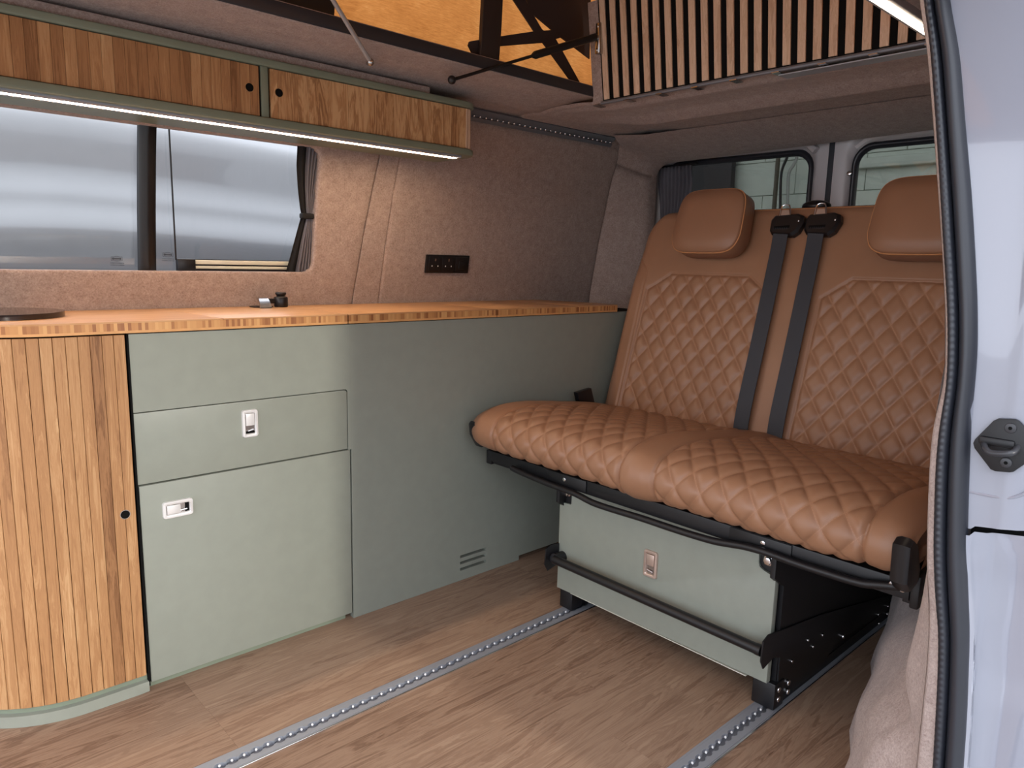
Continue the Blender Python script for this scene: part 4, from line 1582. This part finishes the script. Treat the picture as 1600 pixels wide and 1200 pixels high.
# ---- headrests
def headrest(yc, name='headrest'):
    wb, wt_, h, th = 0.132, 0.118, 0.214, 0.075
    s0_, s1_ = 0.590, 0.590+h
    out = []
    for k in range(48):
        a = 2*math.pi*k/48
        ex = 0.42
        cx = math.copysign(abs(math.cos(a))**ex, math.cos(a))
        cz = math.copysign(abs(math.sin(a))**ex, math.sin(a))
        hw = wb+(wt_-wb)*(cz*0.5+0.5)*1.0
        if cz < 0: hw = wb-0.012*(-cz)
        out.append((yc+cx*hw, (s0_+s1_)/2+cz*h/2))
    cyy, css = yc, (s0_+s1_)/2
    rows = []
    for sc_, off in ((0.94, 0.012), (1.0, 0.020), (1.0, 0.070), (0.985, 0.082), (0.95, 0.089), (0.6, 0.093), (0.25, 0.095), (0.02, 0.095)):
        rows.append([bp_(cyy+(y-cyy)*sc_, css+(s-css)*sc_, off) for y, s in out])
    bm = bmesh.new()
    vs = [[bm.verts.new(p) for p in r_] for r_ in rows]
    for a, b_ in zip(vs[:-1], vs[1:]):
        for k in range(48):
            bm.faces.new((a[k], a[(k+1) % 48], b_[(k+1) % 48], b_[k]))
    bm.faces.new(vs[0])
    bm.faces.new(vs[-1][::-1])
    o = from_bm(name, bm, LEATHER_PLAIN, seat, True, 60)
    pth = [bp_(cyy+(y-cyy)*0.992, css+(s-css)*0.992, 0.079) for y, s in out]
    tube('piping', pth+[pth[0]], 0.0022, THREAD, o, 6)
    return o


headrest(1.342)
headrest(0.706)


# ---- belts
def belt(yc):
    pts = [(0.688, 0.026), (0.66, 0.020), (0.60, 0.016), (0.45, 0.014), (0.30, 0.013), (0.18, 0.014), (0.10, 0.012), (0.02, 0.0)]
    pts = smooth_path([(s, o_, 0) for s, o_ in pts], 5)
    wd = 0.024
    rows = []
    for s, o_, _z in pts:
        row = []
        for t in np.linspace(-1, 1, 17):
            row.append(bp_(yc+t*wd-0.012*(0.65-s), s, o_+0.0008*math.cos(t*8*math.pi)+0.004))
        rows.append(row)
    w = loft('seat_belt', rows, WEB, seat, thick=0.0016)
    w['label'] = 'dark grey seat belt webbing hanging down the backrest'
    # guide plate
    g = [(-0.036, 0.664), (0.030, 0.668), (0.040, 0.682), (0.042, 0.716), (0.032, 0.730), (-0.040, 0.734), (-0.060, 0.726), (-0.064, 0.706), (-0.052, 0.676)]
    bm = bmesh.new()
    v0 = [bm.verts.new(bp_(yc+a, s, 0.004)) for a, s in g]
    v1 = [bm.verts.new(bp_(yc+a, s, 0.022)) for a, s in g]
    v2 = [bm.verts.new(bp_(yc-0.008+(a+0.008)*0.86, 0.700+(s-0.700)*0.82, 0.030)) for a, s in g]
    for p_, q_ in ((v0, v1), (v1, v2)):
        for k in range(len(g)):
            bm.faces.new((p_[k], p_[(k+1) % len(g)], q_[(k+1) % len(g)], q_[k]))
    bm.faces.new(v2)
    o = from_bm('belt_guide', bm, BLACKP, w, True, 30)
    # slot and screw
    me('guide_slot', [bp_(yc+a, s, 0.0305) for a, s in ((-0.026, 0.686), (0.024, 0.684), (0.024, 0.693), (-0.026, 0.695))], [(0, 1, 2, 3)], GAP, w)
    bm = bmesh.new()
    bmesh.ops.create_uvsphere(bm, u_segments=10, v_segments=6, radius=0.0045, matrix=Matrix.Translation(bp_(yc-0.050, 0.709, 0.027)))
    from_bm('screw', bm, CHROME, w, True)
    # tongue: metal loop standing above the guide
    lp_ = [bp_(yc+0.018, 0.724, 0.026), bp_(yc+0.016, 0.752, 0.026), bp_(yc+0.009, 0.761, 0.026), bp_(yc-0.006, 0.761, 0.026), bp_(yc-0.012, 0.752, 0.026), bp_(yc-0.020, 0.722, 0.026)]
    tube('belt_tongue', smooth_path(lp_, 4), 0.0022, CHROME, w, 8)
    me('tongue_plate', [bp_(yc+a, s, 0.024) for a, s in ((0.014, 0.726), (0.013, 0.746), (-0.009, 0.746), (-0.016, 0.726))], [(0, 1, 2, 3)], NICKEL_W, w)
    return w


belt(1.113)
belt(1.003)
# handle knob behind the backrest top
bm = bmesh.new()
bmesh.ops.create_uvsphere(bm, u_segments=16, v_segments=10, radius=1.0, matrix=Matrix.Translation(bp_(1.058, SLEN+0.012, -0.05)) @ Matrix.Diagonal((0.03, 0.045, 0.018, 1)))
from_bm('recline_knob', bm, BLACKP, seat, True)

# ---- buckle between cushion and kitchen unit
bkp = [(1.864, 0.545), (1.882, 0.552), (1.925, 0.560), (1.950, 0.50), (1.885, 0.49)]
pb = [(float(at_y(px, py, 1.64)[0]), float(at_y(px, py, 1.64)[2])) for px, py in ((899, 613), (921, 606), (929, 640), (905, 640))]
o = prism('belt_buckle', pb, 'y', 1.630, 1.650, BLACKP, seat, 0.003)
tag(o, 'black seat belt buckle standing at the left of the cushion')

# ---- black under-frame
XF = 1.415
fb = bmesh.new()
add_prism(fb, [(0.425, 0.392), (1.600, 0.392), (1.622, 0.400), (1.622, 0.430), (0.425, 0.430)], 'x', XF, XF+0.03, 0.003)
from_bm('front_beam', fb, BLACK, seat, True, 35)
for y in (1.248, 0.675):
    box('beam_plate', XF-0.004, XF, y-0.02, y+0.125, 0.395, 0.429, BLACK, seat, 0.0015)
tb = [(800, 731), (812, 737), (860, 757), (898, 771), (925, 785), (960, 797), (1000, 809), (1060, 829), (1110, 844), (1135, 849), (1165, 854), (1200, 864), (1250, 882), (1300, 898), (1345, 911), (1375, 914), (1420, 918)]
tube('lift_bar', smooth_path([tuple(at_x(px, py, 1.402)) for px, py in tb], 3), 0.0085, BLACK, seat, 12)
for y, z in ((1.305, 0.416), (0.718, 0.416)):
    bm = bmesh.new()
    add_prism(bm, circ(y, z, 0.0058, 16), 'x', XF-0.0075, XF-0.001, 0.0015)
    from_bm('bolt', bm, CHROME, seat, True, 40)
# side plates and box under the seat
for yy0, yy1, nm in ((0.700, 0.712, 'side_plate'), (1.352, 1.364, 'side_plate')):
    prism(nm, [(1.489, 0.030), (2.36, 0.012), (2.36, 0.40), (1.442, 0.40), (1.442, 0.33), (1.489, 0.30)], 'y', yy0, yy1, BLACK, seat, 0.001)
    sgn = -1 if yy0 < 1 else 1
    yo = yy0-0.004 if sgn < 0 else yy1
    prism('bracket', [(1.405, 0.150), (1.418, 0.128), (1.46, 0.140), (1.494, 0.128), (1.494, 0.012), (1.72, 0.012), (1.80, 0.055), (2.15, 0.03), (2.15, 0.075), (1.95, 0.115), (1.70, 0.165), (1.56, 0.185), (1.43, 0.205), (1.408, 0.196)], 'y', yo, yo+0.004, BLACK, seat, 0.001)
box('box_floor', 1.50, 2.34, 0.712, 1.352, 0.05, 0.06, BLACK, seat)
box('box_back', 2.32, 2.34, 0.712, 1.352, 0.06, 0.41, BLACK, seat)
box('seat_pan', 1.45, 2.10, 0.43, 1.64, 0.412, 0.430, BLACK, seat)
for y in (0.426, 1.634):
    box('side_beam', 1.42, 2.2, y-0.012, y+0.012, 0.385, 0.428, BLACK, seat, 0.002)
for y0, y1 in ((0.692, 0.748), (1.318, 1.366)):
    box('foot_block', 1.474, 1.52, y0, y1, 0.0035, 0.068, BLACK, seat, 0.003)
    box('foot_skid', 1.49, 2.36, y0+0.006, y1-0.006, 0.0030, 0.03, BLACK, seat)
# side bolts on the near side plate
for px, py in ((1216, 1077), (1231, 1066), (1215, 1092), (1230, 1080), (1317, 994)):
    p = at_y(px, py, 0.694)
    bm = bmesh.new()
    add_prism(bm, circ(p[0], p[2], 0.007, 14), 'y', 0.690, 0.698, 0.0015)
    from_bm('bolt', bm, CHROME, seat, True, 40)
for px, py in ((1237, 1033), (1262, 1000), (1270, 1010), (1285, 992), (1373, 974), (1387, 947), (1396, 940), (1386, 959), (1395, 950), (1372, 960)):
    p = at_y(px, py, 0.695)
    bm = bmesh.new()
    add_prism(bm, circ(p[0], p[2], 0.0045, 10), 'y', 0.692, 0.698, 0.001)
    from_bm('bolt', bm, STEEL, seat, True, 40)
# end caps of the cushion frame
for (pts_, yA, yB) in (([(1.344, 0.520), (1.351, 0.529), (1.368, 0.522), (1.398, 0.478), (1.404, 0.458), (1.392, 0.446), (1.370, 0.450), (1.348, 0.486)], 1.600, 1.648),
                       ([(1.330, 0.525), (1.350, 0.535), (1.375, 0.520), (1.40, 0.470), (1.395, 0.440), (1.360, 0.430), (1.336, 0.452)], 0.404, 0.440)):
    prism('end_cap', pts_, 'y', yA, yB, BLACKP, seat, 0.011)
box('hinge_arm', 1.40, 1.52, 0.404, 0.420, 0.385, 0.45, BLACK, seat, 0.004)
for px, py in ((1398, 910), (1414, 918)):
    p = at_x(px, py, 1.41)
    bm = bmesh.new()
    add_prism(bm, circ(p[1], p[2], 0.006, 12), 'x', 1.396, 1.405, 0.001)
    from_bm('bolt', bm, STEEL, seat, True, 40)

# ---- drawer under the seat
XDR = 1.462
dpoly = [(0.708, 0.070), (1.368, 0.064), (1.368, 0.326), (1.324, 0.326), (1.322, 0.33), (1.322, 0.398), (0.752, 0.398), (0.752, 0.345), (0.748, 0.336), (0.738, 0.331), (0.712, 0.327), (0.708, 0.322)]
udr = prism('drawer_front', dpoly, 'x', XDR, XDR+0.018, SAGE, seat, 0.0015)
udr['label'] = 'sage green drawer front with steel latch under the cushion'
box('drawer_lower_edge', XDR+0.001, XDR+0.0175, 0.76, 1.315, 0.0632, 0.0652, CREAM, udr)
for y in (1.344, 0.730):
    bm = bmesh.new()
    add_prism(bm, circ(y, 0.357, 0.0125, 20), 'x', XDR+0.004, XDR+0.012, 0.001)
    w_ = from_bm('bolt', bm, CHROME, seat, True, 40)
    bm = bmesh.new()
    add_prism(bm, circ(y, 0.357, 0.0095, 6), 'x', XDR-0.004, XDR+0.006, 0.0015)
    from_bm('bolt_head', bm, CHROME, w_, True, 40)
for y0, y1 in ((1.322, 1.366), (0.706, 0.752)):
    box('bolt_plate', XDR+0.008, XDR+0.02, y0, y1, 0.322, 0.40, BLACK, seat)
# latch on the drawer (faces -X): build on XZ then turn
hy0, hy1, hz0, hz1 = 1.020, 1.062, 0.210, 0.282
o_, i_ = rrect(hy0, hy1, hz0, hz1, 0.006, 4), rrect(hy0+0.008, hy1-0.008, hz0+0.009, hz1-0.009, 0.003, 4)
rows = [[(XDR, a, b_) for a, b_ in o_], [(XDR-0.005, a*0.9+c_*0.1, b_*0.9+d_*0.1) for (a, b_), (c_, d_) in zip(o_, i_)], [(XDR-0.006, a*0.25+c_*0.75, b_*0.25+d_*0.75) for (a, b_), (c_, d_) in zip(o_, i_)], [(XDR-0.004, a, b_) for a, b_ in i_], [(XDR-0.0002, a, b_) for a, b_ in i_]]
h = loft('latch', rows, NICKEL_W, udr, close_c=True, angle=50)
# foot bar
fb0, fb1 = np.array(at_x(866, 874, 1.425)), np.array(at_x(1190, 1017, 1.425))
foot = tube('foot_bar', [tuple(fb0), tuple(fb1)], 0.0125, BLACK, seat, 16)
tube('bar_bracket', [tuple(fb0), (1.455, fb0[1]+0.003, fb0[2]-0.002), (1.60, fb0[1]-0.03, fb0[2]+0.01)], [0.0165, 0.0165, 0.012], BLACK, seat, 14)
tube('bar_bracket', [tuple(fb1+np.array((0, 0.012, 0))), tuple(fb1)], 0.0135, BLACK, seat, 14)
prism('latch_recess', i_, 'x', XDR-0.0010, XDR-0.0002, STEEL, h)
box('latch_tab', XDR-0.0055, XDR-0.001, hy0+0.0092, hy1-0.0092, hz0+0.032, hz1-0.0102, NICKEL_W, h, 0.0008)
tube('latch_tongue', [(XDR-0.003, hy0+0.012, hz0+0.016), (XDR-0.003, hy1-0.012, hz0+0.019)], 0.003, CHROME, h, 8)

# ================================================================== OUTSIDE
yard = struct(box('floor_yard', -14, 14, -14, 12, -0.62, -0.56, GROUND), 'pale concrete yard around the van')
van = thing('parked_van', (0.8, 3.2, -0.56), 'silver grey van parked outside beyond the side window', 'van')
bp2 = [(-0.30, 3.10), (0.55, 3.04), (0.85, 3.012), (1.00, 3.00), (1.055, 3.004), (1.085, 3.025), (1.115, 3.060), (1.15, 3.085), (1.165, 3.080), (1.18, 3.088), (1.21, 3.125), (1.25, 3.150), (1.30, 3.160), (1.42, 3.180), (1.47, 3.20), (1.50, 3.26), (1.60, 3.40), (1.70, 3.65), (1.74, 3.9)]
bz = np.linspace(-0.30, 1.74, 150)
zz_, yy2 = [p[0] for p in bp2], [p[1] for p in bp2]
sm_ = np.convolve(np.pad(np.interp(bz, zz_, yy2), 2, mode='edge'), ker, mode='valid')
rows = []
for x in np.linspace(-2.6, 4.2, 60):
    sh = 0.05*math.sin((x+0.2)*0.9) - 0.10*interp(x, [0.6, 2.4], [0, 1])*interp(x, [0, 1], [0, 1])
    rows.append([(x, y, z+sh*interp(z, [-0.3, 0.6, 1.1, 1.7], [0, 0.1, 1, 1])) for y, z in zip(sm_, bz)])
loft('body_side', rows, SILVER, van)
box('sill_trim', -2.6, 4.2, 3.0, 3.08, -0.38, -0.28, BLACKP, van, 0.01)
for wx_ in (-1.4, 2.9):
    tube('wheel', [(wx_, 3.03, -0.24), (wx_, 3.22, -0.24)], 0.31, RUBBER, van, 28)
box('underbody', -2.5, 4.1, 3.12, 4.6, -0.35, 1.0, GAP, van)
box('roof', -2.5, 4.1, 3.7, 4.7, 0.9, 1.70, SILVER_DK, van, 0.05)

# low shed stand-in, unseen, added behind the camera to block low sky light
blocker = thing('sky_blocker', (0.0, -9.0, -0.56), 'added unseen dark shed across the yard facing the sliding door', 'building')
box('wall', -14, 14, -9.4, -9.0, -0.56, 2.1, plain('blocker_dark', (0.10, 0.085, 0.07), 0.85, vary=0.2, vscale=4), blocker)
prism('roof', [(-9.8, 2.1), (-8.7, 2.1), (-8.7, 2.16), (-9.8, 2.4)], 'x', -14.2, 14.2, SILVER_DK, blocker)

# building behind the rear doors: painted block wall with a dark doorway
XB = 4.6
bld = thing('block_building', (XB, 2.2, -0.56), 'pale painted block wall of the building behind rear doors', 'building')
box('wall', XB+0.01, XB+0.2, -2.5, 6.5, -0.56, 3.6, MORTAR, bld)
bw, bh = 0.44, 0.215
bmesh_blk = None
for r_ in range(12):
    z = 0.40+r_*bh
    for k in range(9):
        y = 0.35+k*bw+(bw/2 if r_ % 2 else 0)
        if bmesh_blk is None:
            o = box('block', XB-0.006, XB+0.02, 0.0015, bw-0.0015, 0.0015, bh-0.0015, BLOCKM, bld, 0.003, 1)
            bmesh_blk = o.data
        else:
            o = link(bpy.data.objects.new('block', bmesh_blk), bld)
        o.location = (0, y, z)
# lintel beams
box('shade_slab', 3.5, XB+0.2, -2.5, 6.5, 2.75, 2.9, SILVER_DK, bld)  # unseen overhang added to shade the block wall
box('lintel', XB-0.08, XB, -2.0, 4.6, 1.93, 2.05, BLOCKM, bld, 0.01)
box('lintel', XB-0.05, XB, -2.0, 2.1, 1.60, 1.66, BLOCKM, bld, 0.01)
dw = thing('dark_doorway', (XB-0.1, 3.05, -0.56), 'dark doorway beside the pale block wall behind the van', 'door')
box('door_leaf', XB-0.10, XB-0.05, 2.74, 3.75, -0.56, 1.92, DARKDOOR, dw)
box('door_frame', XB-0.14, XB-0.02, 3.18, 3.24, -0.56, 1.92, plain('door_blue_grey', (0.05, 0.055, 0.065), 0.6), dw, 0.005)
pd = at_x(1214, 270, XB-0.11)
pipe = tag(tube('drain_pipe', [(XB-0.11, pd[1], -0.56), (XB-0.11, pd[1], 2.6)], 0.014, plain('pipe_brown', (0.09, 0.075, 0.05), 0.6), None, 10), 'thin brown pipe on the wall seen through left rear window', 'pipe')
cb = [at_x(px, py, XB-0.16) for px, py in ((1233, 225), (1230, 245), (1223, 262), (1220, 280), (1219, 330), (1218, 380))]
tag(tube('hanging_cable', smooth_path([tuple(p) for p in cb], 4), 0.009, BLACKP, None, 8), 'black cable hanging behind the left rear window', 'cable')
cb = [at_x(px, py, XB-0.14) for px, py in ((1246, 222), (1245, 245), (1240, 258), (1233, 270), (1231, 300), (1230, 380))]
tag(tube('grey_cable', smooth_path([tuple(p) for p in cb], 4), 0.010, plain('cable_grey', (0.33, 0.33, 0.31), 0.6), None, 8), 'grey cable hanging right of the black one behind window', 'cable')
